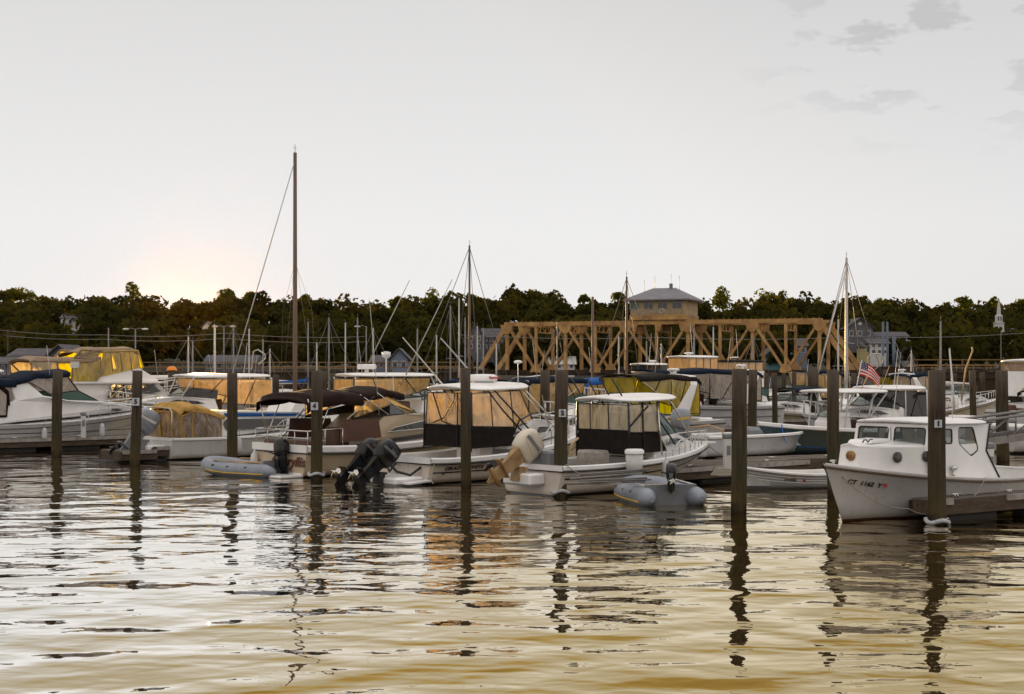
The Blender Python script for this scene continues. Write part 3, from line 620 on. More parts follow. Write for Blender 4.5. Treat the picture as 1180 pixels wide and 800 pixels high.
def pole(label, px, ytop, Y, r=.12, lamps=0, name='utility_pole', cat='pole', ybase=None, m=None, arm=False):
    p = at(px, ytop, Y); zb = max(-1.5, land(p.x, Y) if Y > 300 else -1.5) if ybase is None else at(px, ybase, Y).z
    t = empty(name, (p.x, Y, zb), 0, label, cat); h = p.z - zb
    MB().tube([(0, 0, 0), (0, 0, h)], [r, r*.7], 8).build('shaft', m or ALU, t)
    for k in range(lamps):
        sx = (-1, 1)[k % 2]; mb = MB(); mb.tube([(0, 0, h - .1), (sx*.6, 0, h + .1), (sx*1.1, 0, h)], .05, 6); mb.build('arm', ALU, t)
        MB().blob((sx*1.35, 0, h - .05), (.5, .28, .16), 8).build('lamp_head', WHITEM, t)
    if arm: MB().box(-1.1, 1.1, -.06, .06, h - .8, h - .65).build('crossarm', PILE, t)
    return p
pole('tall lamp post with twin heads behind the yellow canvas flybridge', 156, 379, 200, lamps=2, name='street_lamp', cat='street lamp')
pole('plain grey pole left of the twin headed lamp above the flybridge', 125, 378, 200)
pole('lamp post with twin heads between masts under the sun glow', 258, 376, 215, lamps=2, name='street_lamp', cat='street lamp')
pole('lamp post with one head right of the slanted outrigger', 422, 376, 215, lamps=1, name='street_lamp', cat='street lamp')
pole('thick blue grey steel pole, left of the pair near the white house', 1017.5, 371, 200, r=.22, m=mat('blue_grey_steel', (.10, .13, .17), .6))
pole('thick blue grey steel pole, right of the pair near the white house', 1022.5, 371, 201, r=.22, m=mat('blue_grey_steel'))
pole('wooden utility pole above the grey house at right', 999, 366, 338, arm=True, m=BARK)
pole('wooden utility pole by the marina building at the far left', 9, 380, 190, arm=True, m=BARK)
pole('thin pale flagpole below the church steeple', 1153.5, 382, 300, r=.09)
for lab, pts in (('overhead wire crossing in front of the bridge trusses', [(530, 386), (760, 389), (985, 388), (1180, 384)]),
                 ('overhead wire over the far left shore', [(-20, 378), (120, 386), (260, 384), (420, 388)]),
                 ('lower overhead wire over the far left shore', [(-20, 384), (120, 391), (260, 390), (420, 394)])):
    P = [at(x, y, 240) for x, y in pts]; Q = []
    for a, b in zip(P, P[1:]):
        for k in range(8): u = k/8; q = a.lerp(b, u); q.z -= 1.0 * 4*u*(1-u) * .4; Q.append(q)
    Q.append(P[-1]); o = MB().tube(Q, .045, 5).build('overhead_wire', ALU); tag(o, lab, 'wire')
# derrick on the shore behind the flag
t = empty('derrick', at(1030, 428, 190), 0, 'grey dockside derrick with leaning boom beside the steel poles', 'crane')
s_ = 190 / F_PX
MB().tube([(0, 0, 0), (0, 0, 40*s_)], .22, 8).build('mast', mat('blue_grey_steel'), t)
MB().tube([(10*s_, 0, 4*s_), (-1*s_, 0, 30*s_)], .16, 6).build('boom', mat('blue_grey_steel'), t)
MB().tube([(0, 0, 38*s_), (14*s_, 0, 3*s_)], .05, 5).build('stay', ALU, t)
MB().box(-22*s_, 18*s_, -3, 3, -.6, 9*s_*.6).build('platform', BDK, t)

# ------------------------------------------------------------------ evening haze over the harbour
hz = bpy.data.materials.new('haze'); hz.use_nodes = True; n, l = hz.node_tree.nodes, hz.node_tree.links; n.remove(n['Principled BSDF'])
pv = n.new('ShaderNodeVolumePrincipled'); pv.inputs['Color'].default_value = (1.0, 0.5, 0.16, 1); pv.inputs['Density'].default_value = 0.0000008; pv.inputs['Anisotropy'].default_value = 0.96
l.new(pv.outputs[0], n['Material Output'].inputs['Volume'])
mb = MB(); mb.box(-1600, 1600, -320, 7000, -3, 75); o = mb.build('haze', hz); tag(o, 'thin warm evening haze over harbour and hill', 'haze', kind='stuff')
# ------------------------------------------------------------------ pilings and floating docks
def piling_material():
    m = mat('piling_wood', (0.10, 0.074, 0.052), 0.92, col2=(0.025, 0.019, 0.014), vscale=2.2, stretch=(5, 5, .45), detail=9, bump=.02, bscale=5, spec=0.12)
    n, l = m.node_tree.nodes, m.node_tree.links; b = n['Principled BSDF']
    t = n.new('ShaderNodeTexCoord'); sp = n.new('ShaderNodeSeparateXYZ'); l.new(t.outputs['Object'], sp.inputs[0])
    no = n.new('ShaderNodeTexNoise'); no.inputs['Scale'].default_value = 2.0; no.inputs['Detail'].default_value = 4; l.new(t.outputs['Object'], no.inputs['Vector'])
    def band(z0, z1, src, colr, amt):
        a = n.new('ShaderNodeMath'); a.operation = 'MULTIPLY_ADD'; a.inputs[1].default_value = .8; l.new(no.outputs['Fac'], a.inputs[0]); l.new(sp.outputs['Z'], a.inputs[2])
        q = n.new('ShaderNodeMapRange'); q.inputs[1].default_value = z0 + .4; q.inputs[2].default_value = z1 + .4; q.inputs[3].default_value = amt; q.inputs[4].default_value = 0; l.new(a.outputs[0], q.inputs[0])
        x = n.new('ShaderNodeMix'); x.data_type = 'RGBA'; x.inputs['B'].default_value = (*colr, 1); l.new(q.outputs[0], x.inputs['Factor']); l.new(src, x.inputs['A']); return x.outputs['Result']
    c = band(.5, 2.4, n[m['ramp']].outputs[0], (0.045, 0.048, 0.020), .5); c = band(.15, .75, c, (0.085, 0.062, 0.028), .8); c = band(.05, .22, c, (0.016, 0.013, 0.010), .95); c = band(3.1, 2.1, c, (0.16, 0.14, 0.115), .45)
    l.new(c, b.inputs['Base Color']); return m
PIL = piling_material()
SIGNM = mat('white_number_plate', (.55, .56, .60), .5, var=.2, vscale=20)
def piling(px, yw, wpx, label, ytop=427, lean=None, num=None, ring=None, cat='piling', plate_y=None, Y=None, seg=14, nside=0):
    X, Yd = ground(px, yw); s = F_PX / Yd; r = wpx / s / 2; top = CAMH - (ytop - HY) / s; rr = random.Random(int(px * 7 + yw)); lean = rr.uniform(-2, 2) if lean is None else lean
    t = empty('piling', (X, Yd, 0), 0, label, cat, 'mooring pilings')
    n = seg; off = [rr.uniform(-.05, .05) for _ in range(n)]; rows = []; H = [-2.2, -.3, .1, .5, 1.0, 1.6, 2.2, top - .03, top]; L = lean / s
    for z in H:
        k = 1.04 - .05 * z / top; k = k if z < top else k * .93
        cx, cy = L * z / top, .02 * math.sin(z * 1.7 + px)
        rows.append([(cx + r*k*(1 + off[i] + rr.uniform(-.02, .02))*math.cos(2*math.pi*i/n), cy + r*k*(1 + off[i])*math.sin(2*math.pi*i/n), z) for i in range(n)])
    mb = MB(); mb.grid(rows, 0, True, True); mb.add(rows[-1], [list(range(n))])
    mb.build('post', PIL, t)
    if num:
        py = plate_y or 468; z = CAMH - (py - HY) / s; fx = L * z / top + nside * r * .55; hx = 4.2 / s
        p = MB().box(fx - hx, fx + hx, -r*1.06 - .02, -r*1.06, z - hx*1.05, z + hx*1.05).build('number_plate', SIGNM, t)
        text(num, hx * 1.7, frame((fx, -r*1.06 - .026, z), (1, 0, 0)), BLACK, p, 'digit', bold=.012)
    if ring:
        mb = MB(); rr_ = r * 1.3; q = [(rr_*math.cos(a*math.pi/9) , rr_*math.sin(a*math.pi/9), ring + .03*math.sin(a)) for a in range(19)]
        mb.tube(q, .045, 7, cap=False); mb.build('rub_ring', mat('white_rope_ring', (.45, .46, .48), .7, var=.4, vscale=8), t)
    return t
WOODT = mat('dock_planks', (0.17, 0.145, 0.125), 0.9, col2=(0.08, 0.066, 0.055), vscale=3, stretch=(1, 6, 6), detail=8, bump=.006, bscale=9, spec=0.15)
WOODF = mat('dock_fascia', (0.13, 0.095, 0.07), 0.9, col2=(0.05, 0.038, 0.028), vscale=2, stretch=(.8, 5, 5), detail=8, bump=.01, bscale=6, spec=0.15)
WOODE = mat('pale_rub_board', (0.34, 0.31, 0.28), 0.75, var=.45, vscale=5)
FLOATM = mat('dock_float', (0.03, 0.028, 0.026), 0.8, var=.5)
def dock(label, X, Y, deg, L, W, top=.45, edge=(0, 1), cleats=3, ends=True):
    """X, Y is the near left corner; local x along the dock, local y away"""
    t = empty('floating_dock', (X, Y, 0), R(deg), label, 'dock', 'floating docks'); rr = random.Random(label); mb = MB(); x = 0
    while x < L - .05:
        mb.box(x, min(L, x + .135), 0.02, W - .02, top - .035, top + rr.uniform(-.004, .006)); x += .145
    mb.build('decking', WOODT, t)
    mb = MB()
    for y0, y1 in ((0, .05), (W - .05, W)): mb.box(-.05, L + .05, y0 - .05, y1 - .05 if y0 == 0 else y1 + .02, top - .30, top - .04)
    for x0 in (-.05, L): mb.box(x0, x0 + .05, .0, W, top - .30, top - .042)
    mb.build('fascia', WOODF, t)
    for e0, e1 in ([edge] if isinstance(edge[0], (int, float)) else edge): MB().box(L*e0, L*e1, -.10, -.052, top - .10, top + .02).build('rub_board', WOODE, t)
    mb = MB(); n = max(2, int(L / 2.2))
    for k in range(n): x = L*(k + .5)/n; mb.box(x - .8, x + .8, .1, W - .1, -.3, top - .30, c=.05)
    mb.build('float', FLOATM, t)
    for k in range(cleats):
        x = L*(k + .5)/cleats; MB().tube([(x - .13, .16, top + .07), (x + .13, .16, top + .07)], .018, 6).tube([(x - .04, .16, top), (x - .04, .16, top + .07)], .015, 6).tube([(x + .04, .16, top), (x + .04, .16, top + .07)], .015, 6).build('cleat', STEEL, t)
    return t

# ------------------------------------------------------------------ boat parts
class Hull:
    def __init__(s, L, B, zst, zmid, zbow, rake=.12, p=2.3, tr=.9, flare=.12, draft=.35, chine=.78, full=.4, zch=.12, curve=1.0):
        s.__dict__.update(locals())
    def b(s, t):
        w = s.tr + (1 - s.tr) * min(1, t / s.full) if t < s.full else 1 - ((t - s.full) / (1 - s.full)) ** s.p
        return max(.02, w * s.B / 2)
    def zs(s, t):
        a = (s.zst, s.zmid, s.zbow); return a[0]*(1-t)*(1-2*t) + 4*a[1]*t*(1-t) + a[2]*t*(2*t-1) if s.curve else a[0] + (a[2]-a[0])*t
    def side(s, t, wv, sg=-1):
        """point on the topsides: wv 0 at the chine, 1 at the sheer"""
        b, zs = s.b(t), s.zs(t); q = t ** 4
        zc = s.zch * zs * (1 - q) + (.42 * zs) * q
        bc = b * (s.chine - (s.flare * 1.5) * t**2) * (1 - .55 * q); x = s.L * t - s.L * s.rake * (1 - (zc + (zs - zc) * wv) / zs) * t**5
        bb = bc + (b - bc) * (wv ** (1 + .6 * t)); return Vector((x, sg * bb, zc + (zs - zc) * wv))
    def keel(s, t):
        zk = -s.draft * (1 - t**8 * .6); return Vector((s.L * t - s.L * s.rake * (1 - (zk) / s.zs(t)) * t**5, 0, zk))
    def ts(s, n=22, a=0, b=1): return [a + (b - a) * i / n for i in range(n + 1)]
    def build(s, root, m, n=24, name='hull'):
        mb = MB(); rows = []
        for t in s.ts(n):
            half = [s.side(t, w_) for w_ in (1, .75, .5, .25, 0)] + [s.keel(t)]
            rows.append(half + [Vector((v.x, -v.y, v.z)) for v in reversed(half[:-1])])
        mb.grid(rows, 0, True)
        mb.add(rows[0], [list(range(len(rows[0])))])
        return mb.build(name, m, root)
    def deck(s, root, m, tc=.4, sole=.25, gw=.18, camber=.06, name='deck', tfront=1.0, n=20):
        """side decks round an open cockpit aft of tc and a closed foredeck ahead of it"""
        mb = MB()
        rows = []
        for t in s.ts(n, tc, tfront):
            b = s.b(t) - .015; z = s.zs(t); x = s.L * t
            rows.append([(x, b*k, z + camber * (1 - k*k) + .012) for k in (-1, -.85, -.5, 0, .5, .85, 1)])
        mb.grid(rows, 0, True)
        if tc > 0:
            r2 = []
            for t in s.ts(10, 0.02, tc):
                b = s.b(t) - .015; z = s.zs(t) + .012; x = s.L * t; i = max(.05, b - gw)
                q_ = max(.03, min(i, abs(s.side(t, .12).y) - .05)); r2.append([(x, -b, z), (x, -i, z + .015), (x, -q_, sole), (x, q_, sole), (x, i, z + .015), (x, b, z)])
            mb.grid(r2, 0, False)
            for r_ in (r2[0], r2[-1]): mb.add([r_[1], r_[2], r_[3], r_[4]], [(0, 1, 2, 3)])
            b = s.b(0); z = s.zs(0) + .012; mb.box(.02, .2, -b + .02, b - .02, z - .02, z + .004)
        return mb.build(name, m, root)
    def strip(s, root, m, name='rub_rail', w=.03, h=.05, v=1.0, t0=0, t1=1, dz=0, n=26, transom=True):
        mb = MB()
        for sg in (-1, 1):
            P = [s.side(t, v, sg) + Vector((0, sg * .004, dz)) for t in s.ts(n, t0, t1)]
            mb.grid([[p + Vector((0, 0, h/2)), p + Vector((0, sg*w, h*.3)), p + Vector((0, sg*w, -h*.3)), p + Vector((0, 0, -h/2)), p + Vector((0, -sg*.02, 0))] for p in P], 0, False, True)
        if transom and t0 == 0:
            a, b = s.side(0, v, -1), s.side(0, v, 1); mb.box(a.x - w, a.x + .01, a.y, b.y, a.z + dz - h/2, a.z + dz + h/2)
        return mb.build(name, m, root)
    def rail(s, root, t0, t1, h=.55, post=.12, r=.014, inset=.10, close=True, name='bow_rail', m=None, mid=True, rise=0):
        mb = MB()
        for sg in (-1, 1):
            P = []
            for t in s.ts(14, t0, t1):
                b = max(.03, s.b(t) - inset); P.append(Vector((s.L * t, sg * b, s.zs(t) + .03)))
            T = [p + Vector((0, 0, h * min(1, .35 + 5 * i / 14) + rise * i / 14)) for i, p in enumerate(P)]
            mb.tube(T, r, 6); 
            if mid: mb.tube([p.lerp(q, .5) for p, q in zip(P, T)][3:], r*.7, 5)
            for i in range(0, 15, 2): mb.tube([P[i], T[i]], r*.9, 5)
        if close: mb.tube([Vector((P[-1].x, -P[-1].y, T[-1].z)), Vector((P[-1].x + .12, 0, T[-1].z)), T[-1]], r, 6)
        return mb.build(name, m or STEEL, root)
    def letters(s, root, txt, t, wv, size, m, sg=-1, shear=0, red=False, sx=1.0, name='registration', bold=.004):
        c = s.side(t, wv, sg); d = (s.side(t + .03, wv, sg) - s.side(t - .03, wv, sg)).normalized(); up = (s.side(t, min(1, wv + .2), sg) - s.side(t, wv - .2, sg)).normalized()
        if sg > 0: d = -d
        nrm = d.cross(up).normalized(); return text(txt, size, frame(c + nrm * .02, d, up), m, root, name, shear, bold=bold, sx=sx)

def superellipse(cx, cy, z, a, b, n=16, e=3.2):
    r = []
    for k in range(n):
        t = 2*math.pi*k/n; c, s = math.cos(t), math.sin(t)
        r.append((cx + a*math.copysign(abs(c)**(2/e), c), cy + b*math.copysign(abs(s)**(2/e), s), z))
    return r
def outboard(loc, root, tilt=0, k=1.0, cowl=None, leg=None, stripe=None, yaw=0, word=None, name='outboard_motor', big=True):
    """outboard hung on a transom at loc, bow towards +x; tilt in degrees swings the leg up and aft; returns the motor part with its own children"""
    cowl = cowl or BLACK; leg = leg or cowl
    M = Matrix.Translation(loc) @ Matrix.Rotation(R(yaw), 4, 'Z') @ Matrix.Rotation(R(tilt), 4, 'Y') @ Matrix.Scale(k, 4)
    mb = MB()
    rows = [superellipse(-.30, 0, .14, .22, .15), superellipse(-.31, 0, .20, .31, .20), superellipse(-.33, 0, .42, .36, .235), superellipse(-.34, 0, .66, .345, .23), superellipse(-.31, 0, .80, .29, .19), superellipse(-.27, 0, .86, .17, .11)]
    mb.grid(rows, 0, True, True); mb.add(rows[-1], [list(range(16))]); mb.add(rows[0], [list(range(15, -1, -1))])
    for v in range(3): mb.box(-.62, -.10, -.242 + .001*v, -.236, .34 + v*.1, .352 + v*.1)
    body = mb.xform(M).build(name, cowl, root)
    mb = MB(); mb.prism([(-.12, .18), (-.52, .18), (-.46, -.25), (-.44, -.72), (-.18, -.72), (-.14, -.25)], lambda x, z: .11 if z > 0 else .06)
    mb.add([(-.10, -.13, -.48), (-.62, -.13, -.47), (-.62, .13, -.47), (-.10, .13, -.48), (-.10, -.13, -.50), (-.62, -.13, -.50), (-.62, .13, -.50), (-.10, .13, -.50)], [(0,1,2,3), (7,6,5,4), (0,4,5,1), (1,5,6,2), (2,6,7,3), (3,7,4,0)])
    mb.prism([(-.22, -.82), (-.42, -.82), (-.36, -1.02), (-.30, -1.02)], .012)
    mb.xform(M).build('midsection', leg, body)
    mb = MB(); mb.tube([(-.02, 0, -.76), (-.12, 0, -.76), (-.3, 0, -.76), (-.5, 0, -.76), (-.58, 0, -.76)], [.012, .065, .085, .065, .05], 10)
    mb.xform(M).build('gearcase', leg, body)
    mb = MB(); mb.tube([(-.58, 0, -.76), (-.70, 0, -.76)], [.05, .035], 8)
    for j in range(3):
        a = j * 2.094 + .4; c, s = math.cos(a), math.sin(a); q = []
        for rr, aa in ((.04, -.25), (.12, -.42), (.19, -.25), (.20, .12), (.13, .38), (.04, .2)):
            q.append((-.63 + .09 * aa * 2, rr*math.cos(a + aa), -.76 + rr*math.sin(a + aa)))
        mb.sheet(q, .012)
    mb.xform(M).build('propeller', STEEL if cowl is BLACK else BLACK, body)
    mb = MB(); mb.box(-.16, .03, -.15, .15, -.30, .04); mb.box(-.02, .08, -.17, .17, -.02, .05)
    mb.xform(Matrix.Translation(loc) @ Matrix.Rotation(R(yaw), 4, 'Z') @ Matrix.Rotation(R(tilt * .15), 4, 'Y') @ Matrix.Scale(k, 4)).build('bracket', RUBBER if leg is BLACK else leg, body)
    if stripe:
        mb = MB(); mb.sheet([(-.66, -.243, .40), (-.14, -.243, .52), (-.14, -.243, .60), (-.66, -.243, .48)], .006); mb.sheet([(-.66, .243, .40), (-.14, .243, .52), (-.14, .243, .60), (-.66, .243, .48)], .006); mb.xform(M).build('decal', stripe, body)
    if word: text(word, .12 * k, M @ frame((-.34, -.25, .56), (1, 0, 0)), word and mat('grey_decal', (.35, .37, .4), .4), body, 'lettering')
    return body
def bows(root, pts, w, m=None, r=.016, name='canopy_frame'):
    """hoops of tube: each entry (xfoot, zfoot, xtop, ztop)"""
    mb = MB()
    for xf, zf, xt, zt in pts:
        mb.tube([(xf, -w, zf), (xt, -w*.98, zt - .12), (xt, -w*.85, zt - .015), (xt, 0, zt + .02), (xt, w*.85, zt - .015), (xt, w*.98, zt - .12), (xf, w, zf)], r, 6)
    return mb.build(name, m or STEEL, root)
def canopy(root, prof, w, m, crown=.12, drop=.12, th=.03, name='bimini_top', n=9, taper=None):
    """cloth roof along prof [(x, z)], arched across, with a drop skirt at both sides"""
    rows = []; rr = random.Random(len(prof) + int(w*100))
    P = []
    for (a, b) in zip(prof, prof[1:]):
        for k in range(4): u = k/4; P.append((a[0] + (b[0]-a[0])*u, a[1] + (b[1]-a[1])*u - .035 * math.sin(math.pi*u)))
    P.append(prof[-1])
    for i, (x, z) in enumerate(P):
        ww = w * (taper(i / (len(P)-1)) if taper else 1); row = [(x, -ww, z - drop - rr.uniform(0, .015))]
        for j in range(n): k = -1 + 2*j/(n-1); row.append((x, ww*.99*k, z + crown*(1 - abs(k)**2.6) + rr.uniform(-.006, .006)))
        row.append((x, ww, z - drop)); rows.append(row)
    nn = len(rows[0]); low = [[(x, y*.985, z - th) for x, y, z in r_] for r_ in rows]
    mb = MB(); mb.grid(rows, 0, True); mb.grid(low, 0, True)
    for r1, r2 in ((rows[0], low[0]), (rows[-1], low[-1])):
        mb.grid([r1, r2], 0, False)
    for j in (0, nn-1): mb.grid([[r_[j] for r_ in rows], [r_[j] for r_ in low]], 0, False)
    return mb.build(name, m, root)
def hardtop(root, x0, x1, w, z, m=None, th=.08, crown=.07, name='hardtop', dz=0.0, e=5):
    def ring(k, zz): 
        return [(x, y, zz + dz * (x - x0) / (x1 - x0) + crown * (1 - (y / w) ** 2) * (1 if zz > z else .8)) for x, y, _ in superellipse((x0+x1)/2, 0, 0, (x1-x0)/2*k, w*k, 32, e)]
    mb = MB(); r = [ring(.97, z), ring(1.0, z + th*.3), ring(1.0, z + th*.65), ring(.965, z + th), ring(.7, z + th + .02), ring(.3, z + th + .03)]
    mb.grid(r, 0, True, True); mb.add(r[-1], [list(range(32))]); mb.add(r[0], [list(range(31, -1, -1))])
    return mb.build(name, m or WHITE, root)
def panel(root, pts, w, m, name='window', th=.012, sides=(-1, 1), off=.006, frame_m=None, fr=.014):
    """flat panels on both sides; pts [(x, z)], w a number or w(x, z)"""
    W = w if callable(w) else (lambda x, z: w); out = None
    for sg in sides:
        P = [(x, sg*(W(x, z) + off), z) for x, z in pts]; o = MB().sheet(P, th).build(name, m, root); out = out or o
        if frame_m: MB().tube(P + [P[0]], fr, 5, cap=False).build('frame', frame_m, o)
    return out
def cross(root, pts3, m, name='windscreen', th=.012, frame_m=None, fr=.016):
    o = MB().sheet(pts3, th).build(name, m, root)
    if frame_m: MB().tube(list(pts3) + [pts3[0]], fr, 5, cap=False).build('frame', frame_m, o)
    return o
def rounded(pts, r=.07, n=4):
    out = []; P = [Vector(p) for p in pts]; k = len(P)
    for i in range(k):
        a, b, c = P[i-1], P[i], P[(i+1) % k]; d1 = min(r, (a-b).length*.45); d2 = min(r, (c-b).length*.45); p, q = b + (a-b).normalized()*d1, b + (c-b).normalized()*d2
        for j in range(n + 1): u = j/n; out.append(p*(1-u)**2 + b*2*u*(1-u) + q*u*u)
    return out
def wall_body(root, prof, wf, m, name='cabin', bevel=.04, label=None): return MB().prism(prof, wf).build(name, m, root, bevel=bevel, label=label)
def radar(root, x, y, z, word=None, r=.32, h=.16, col=None):
    mb = MB(); mb.lathe([(.01, z + h + .12), (r*.8, z + h + .11), (r, z + h + .04), (r*.97, z + .14), (r*.55, z + .09), (.12, z + .06), (.12, z)], 20, c=(x, y)); o = mb.build('radar_dome', col or WHITE, root)
    return o
def antenna(root, x, y, z, h, dx=0, dy=0, r=.012, m=None, name='antenna'): return MB().tube([(x, y, z), (x + dx, y + dy, z + h)], [r, r*.5], 6).build(name, m or WHITEM, root)
def stern_rope(root, pts, m=None, r=.012):
    P = []
    for a, b in zip(pts, pts[1:]):
        a, b = Vector(a), Vector(b); L = (b - a).length
        for k in range(8): u = k/8; q = a.lerp(b, u); q.z -= L*.12*4*u*(1-u); P.append(q)
    P.append(Vector(pts[-1])); return MB().tube(P, r, 5).build('mooring_line', m or ROPE, root)
def boat_root(name, X, Y, deg, label, cat='boat', group=None): return empty(name, (X, Y, 0), R(deg), label, cat, group)

from mathutils.geometry import tessellate_polygon
def holed(root, outer, holes, th, m, name):
    """flat wall with openings: a polygon with holes, given thickness th"""
    loops = [[Vector(p) for p in outer]] + [[Vector(p) for p in hh] for hh in holes]; P = [p for q in loops for p in q]
    nn = Vector((0, 0, 0)); o_ = loops[0]
    for i in range(1, len(o_) - 1): nn += (o_[i] - o_[0]).cross(o_[i+1] - o_[0])
    nn = nn.normalized() * th / 2; tri = tessellate_polygon(loops); n = len(P)
    v = [p + nn for p in P] + [p - nn for p in P]; f = [tuple(a) for a in tri] + [tuple(i + n for i in reversed(a)) for a in tri]; b = 0
    for q in loops:
        k = len(q); f += [(b+i, b+(i+1)%k, b+(i+1)%k+n, b+i+n) for i in range(k)]; b += k
    return MB().add(v, f).build(name, m, root)
VPALE = vinyl('pale_vinyl', (0.88, 0.76, 0.52), 0.55, 0.6)
# ------------------------------------------------------------------ pilings one by one, docks
PIL_LIST = [
 (65, 526, 11.5, 'weathered piling in front of the white cruiser with the navy canvas', dict()),
 (155.5, 536, 12, 'leaning piling with a small plate beside the grey tilted outboard at left', dict(lean=3, num='5', plate_y=463, nside=.2)),
 (268, 533, 12, 'piling in front of the cabin boat with the tan canopy, behind the grey dinghy', dict(ytop=430)),
 (364.5, 554, 13.2, 'grey green piling plated 4 in front of the black bimini', dict(num='4', plate_y=468, ring=.18, nside=-.5, lean=1)),
 (537, 562, 12, 'dark piling in front of the walkaround boat with the white hardtop', dict(ytop=424)),
 (645.5, 572, 15, 'thick piling plated 2 at the stern of the small hardtop cuddy boat', dict(num='2', plate_y=476, ring=.12, nside=.3)),
 (851, 590, 17.5, 'tall thick green stained piling standing alone in open water right of the dinghy', dict(ytop=425)),
 (1080, 604, 19.5, 'thickest piling plated 1 in front of the white pilothouse boat', dict(num='1', plate_y=488, ring=.06, nside=-.3)),
 (960.5, 572, 13.5, 'piling just behind the yellow lit bow of the white pilothouse boat', dict(ytop=427)),
 (627, 520, 11, 'piling close behind the piling plated 2', dict(ytop=427)),
 (198, 492, 9, 'piling with an orange hat shaped cover behind the tan canopy', dict(ytop=426)),
 (289, 486, 7.5, 'piling right of the tall cabin boat behind the blue striped cabin', dict(ytop=430)),
 (318, 484, 7, 'short piling left of the tall brown mast', dict(ytop=432)),
 (373, 482, 8, 'piling peeping out right behind the piling plated 4', dict(ytop=428)),
 (384, 484, 9, 'second piling behind the black bimini, right of the piling plated 4', dict(ytop=430)),
 (448.5, 490, 9, 'piling in front of the tan curtained hardtop boat', dict(ytop=425)),
 (778, 478, 6.5, 'thin piling at the bow of the white cruiser behind the radar arch', dict(ytop=430)),
 (805, 492, 6.5, 'slender piling with a pale band in front of the green windscreen cruiser', dict(ytop=427)),
 (821, 500, 9, 'piling just right of the slender one in front of the green windscreen cruiser', dict(ytop=428)),
 (866.5, 504, 10, 'reddish brown piling right behind the tall green stained piling', dict(ytop=426)),
 (883.5, 486, 5.5, 'thin piling left of the green one behind the blue hull', dict(ytop=430)),
 (893.5, 503, 6.5, 'thin green piling rising behind the white skiff stern', dict(ytop=430)),
 (915, 484, 5, 'thin piling in front of the yellow lit launch', dict(ytop=428)),
 (937, 492, 12, 'thick piling left of the T-top boat', dict(ytop=426)),
 (984, 484, 6, 'thin piling behind the T-top boat near the flag', dict(ytop=430)),
 (1022, 478, 5.5, 'thin piling left of two behind the white pilothouse roof', dict(ytop=426)),
 (1035, 480, 5.5, 'thin piling right of two behind the white pilothouse roof', dict(ytop=428)),
 (1122, 505, 7.5, 'piling at the stern window of the white pilothouse boat', dict(ytop=427)),
 (1133, 478, 6, 'thin piling beside the small white hull at the far right', dict(ytop=429)),
 (1156, 532, 14, 'thick piling behind the gangway handrail at right', dict(ytop=427)),
 (723, 470, 5, 'thin far piling above the black bimini with the white arch', dict(ytop=430)),
 (775, 468, 5, 'thin far piling right of the radar arch', dict(ytop=432)),
 (903, 470, 4.5, 'thin far piling between the thin ones behind the blue hull', dict(ytop=430)),
 (1100, 470, 5, 'thin far piling right of the piling plated 1', dict(ytop=430)),
]
def hat(px, yw, ytop, t_):
    X, Y = ground(px, yw); s = F_PX / Y; z = CAMH - (ytop - HY) / s
    return MB().lathe([(.30, z - .04), (.27, z + .02), (.20, z + .13), (.12, z + .17), (0.01, z + .18)], 14).build('cap', ORANGEM, t_)
for px, yw, wd, lab, kw in PIL_LIST:
    t = piling(px, yw, wd, lab, **kw)
    if px == 198: hat(198, 492, 426, t)

X, Y = ground(-20, 522); dock('weathered finger dock along the white cruiser at far left', X, Y, 40, 7.5, 1.2, .45)
X, Y = ground(140, 533); dock('low outer end of the dock beside the tan canopied boat', X, Y, 40, 1.2, 1.6, .36, cleats=0)
X, Y = ground(180, 531); dock('finger dock with pale edge in front of the tan canopied boat', X, Y, 41, 8.0, 1.1, .45, edge=(0, 1))
X, Y = ground(646, 569); dock('finger dock behind the dinghy with the black outboard', X, Y, 40, 9.5, 2.0, .42, edge=((.12, 1),))
X, Y = ground(860, 548); dock('dock reaching behind the small white rowing skiff', X, Y, 25, 6.0, 1.6, .42, edge=((0, .22),))
X, Y = ground(1077, 603); dock('dock in front of the white pilothouse boat at the right edge', X, Y, 33, 5.0, .6, .45, edge=((0, .09), (.42, 1)))
X, Y = ground(600, 500); dock('long main walkway crossing behind the front row of boats', X, Y, -20, 20, 2.0, .45)
X, Y = ground(768, 495); dock('far finger dock under the green windscreen cruiser', X, Y, 8, 10, 1.2, .45)
X, Y = ground(20, 500); dock('walkway behind the cruisers at left', X, Y, 4, 22, 1.6, .45)

# gangway at right
X, Y = ground(1122, 545); t = empty('gangway', (X, Y, 0), R(12), 'grey aluminium gangway with handrails running off the right edge', 'gangway')
s = F_PX / Y; zt0, zb0 = CAMH - (487 - HY)/s, CAMH - (512 - HY)/s; L = 5.5; rise = .12
for y, nm in ((0, 'near'), (1.2, 'far')):
    MB().tube([(-.15, y, zt0 - .25), (-.12, y, zt0), (L, y, zt0 + L*rise)], .045, 7).build('handrail', ALU, t)
    MB().obox((0, y, zb0), (L, y, zb0 + L*rise), .09, .2).build('side_beam', ALU, t)
    for k in range(6): x = .1 + k*1.0; MB().tube([(x, y, zb0 + x*rise), (x, y, zt0 + x*rise)], .03, 6).build('baluster', ALU, t)
    mb = MB()
    for k in range(5): x = .1 + k; mb.tube([(x, y, zb0 + x*rise), (x + 1, y, zt0 + (x+1)*rise)], .016, 5)
    mb.build('diagonal_brace', ALU, t)
mb = MB()
for k in range(34): x = k*.16; mb.box(x, x + .13, .06, 1.14, zb0 + x*rise, zb0 + x*rise + .03)
mb.build('tread', WOODT, t)
for x in (.3, L - .3): MB().tube([(x, .6, -.2), (x, .6, zb0 + x*rise)], .06, 8).build('support', ALU, t)
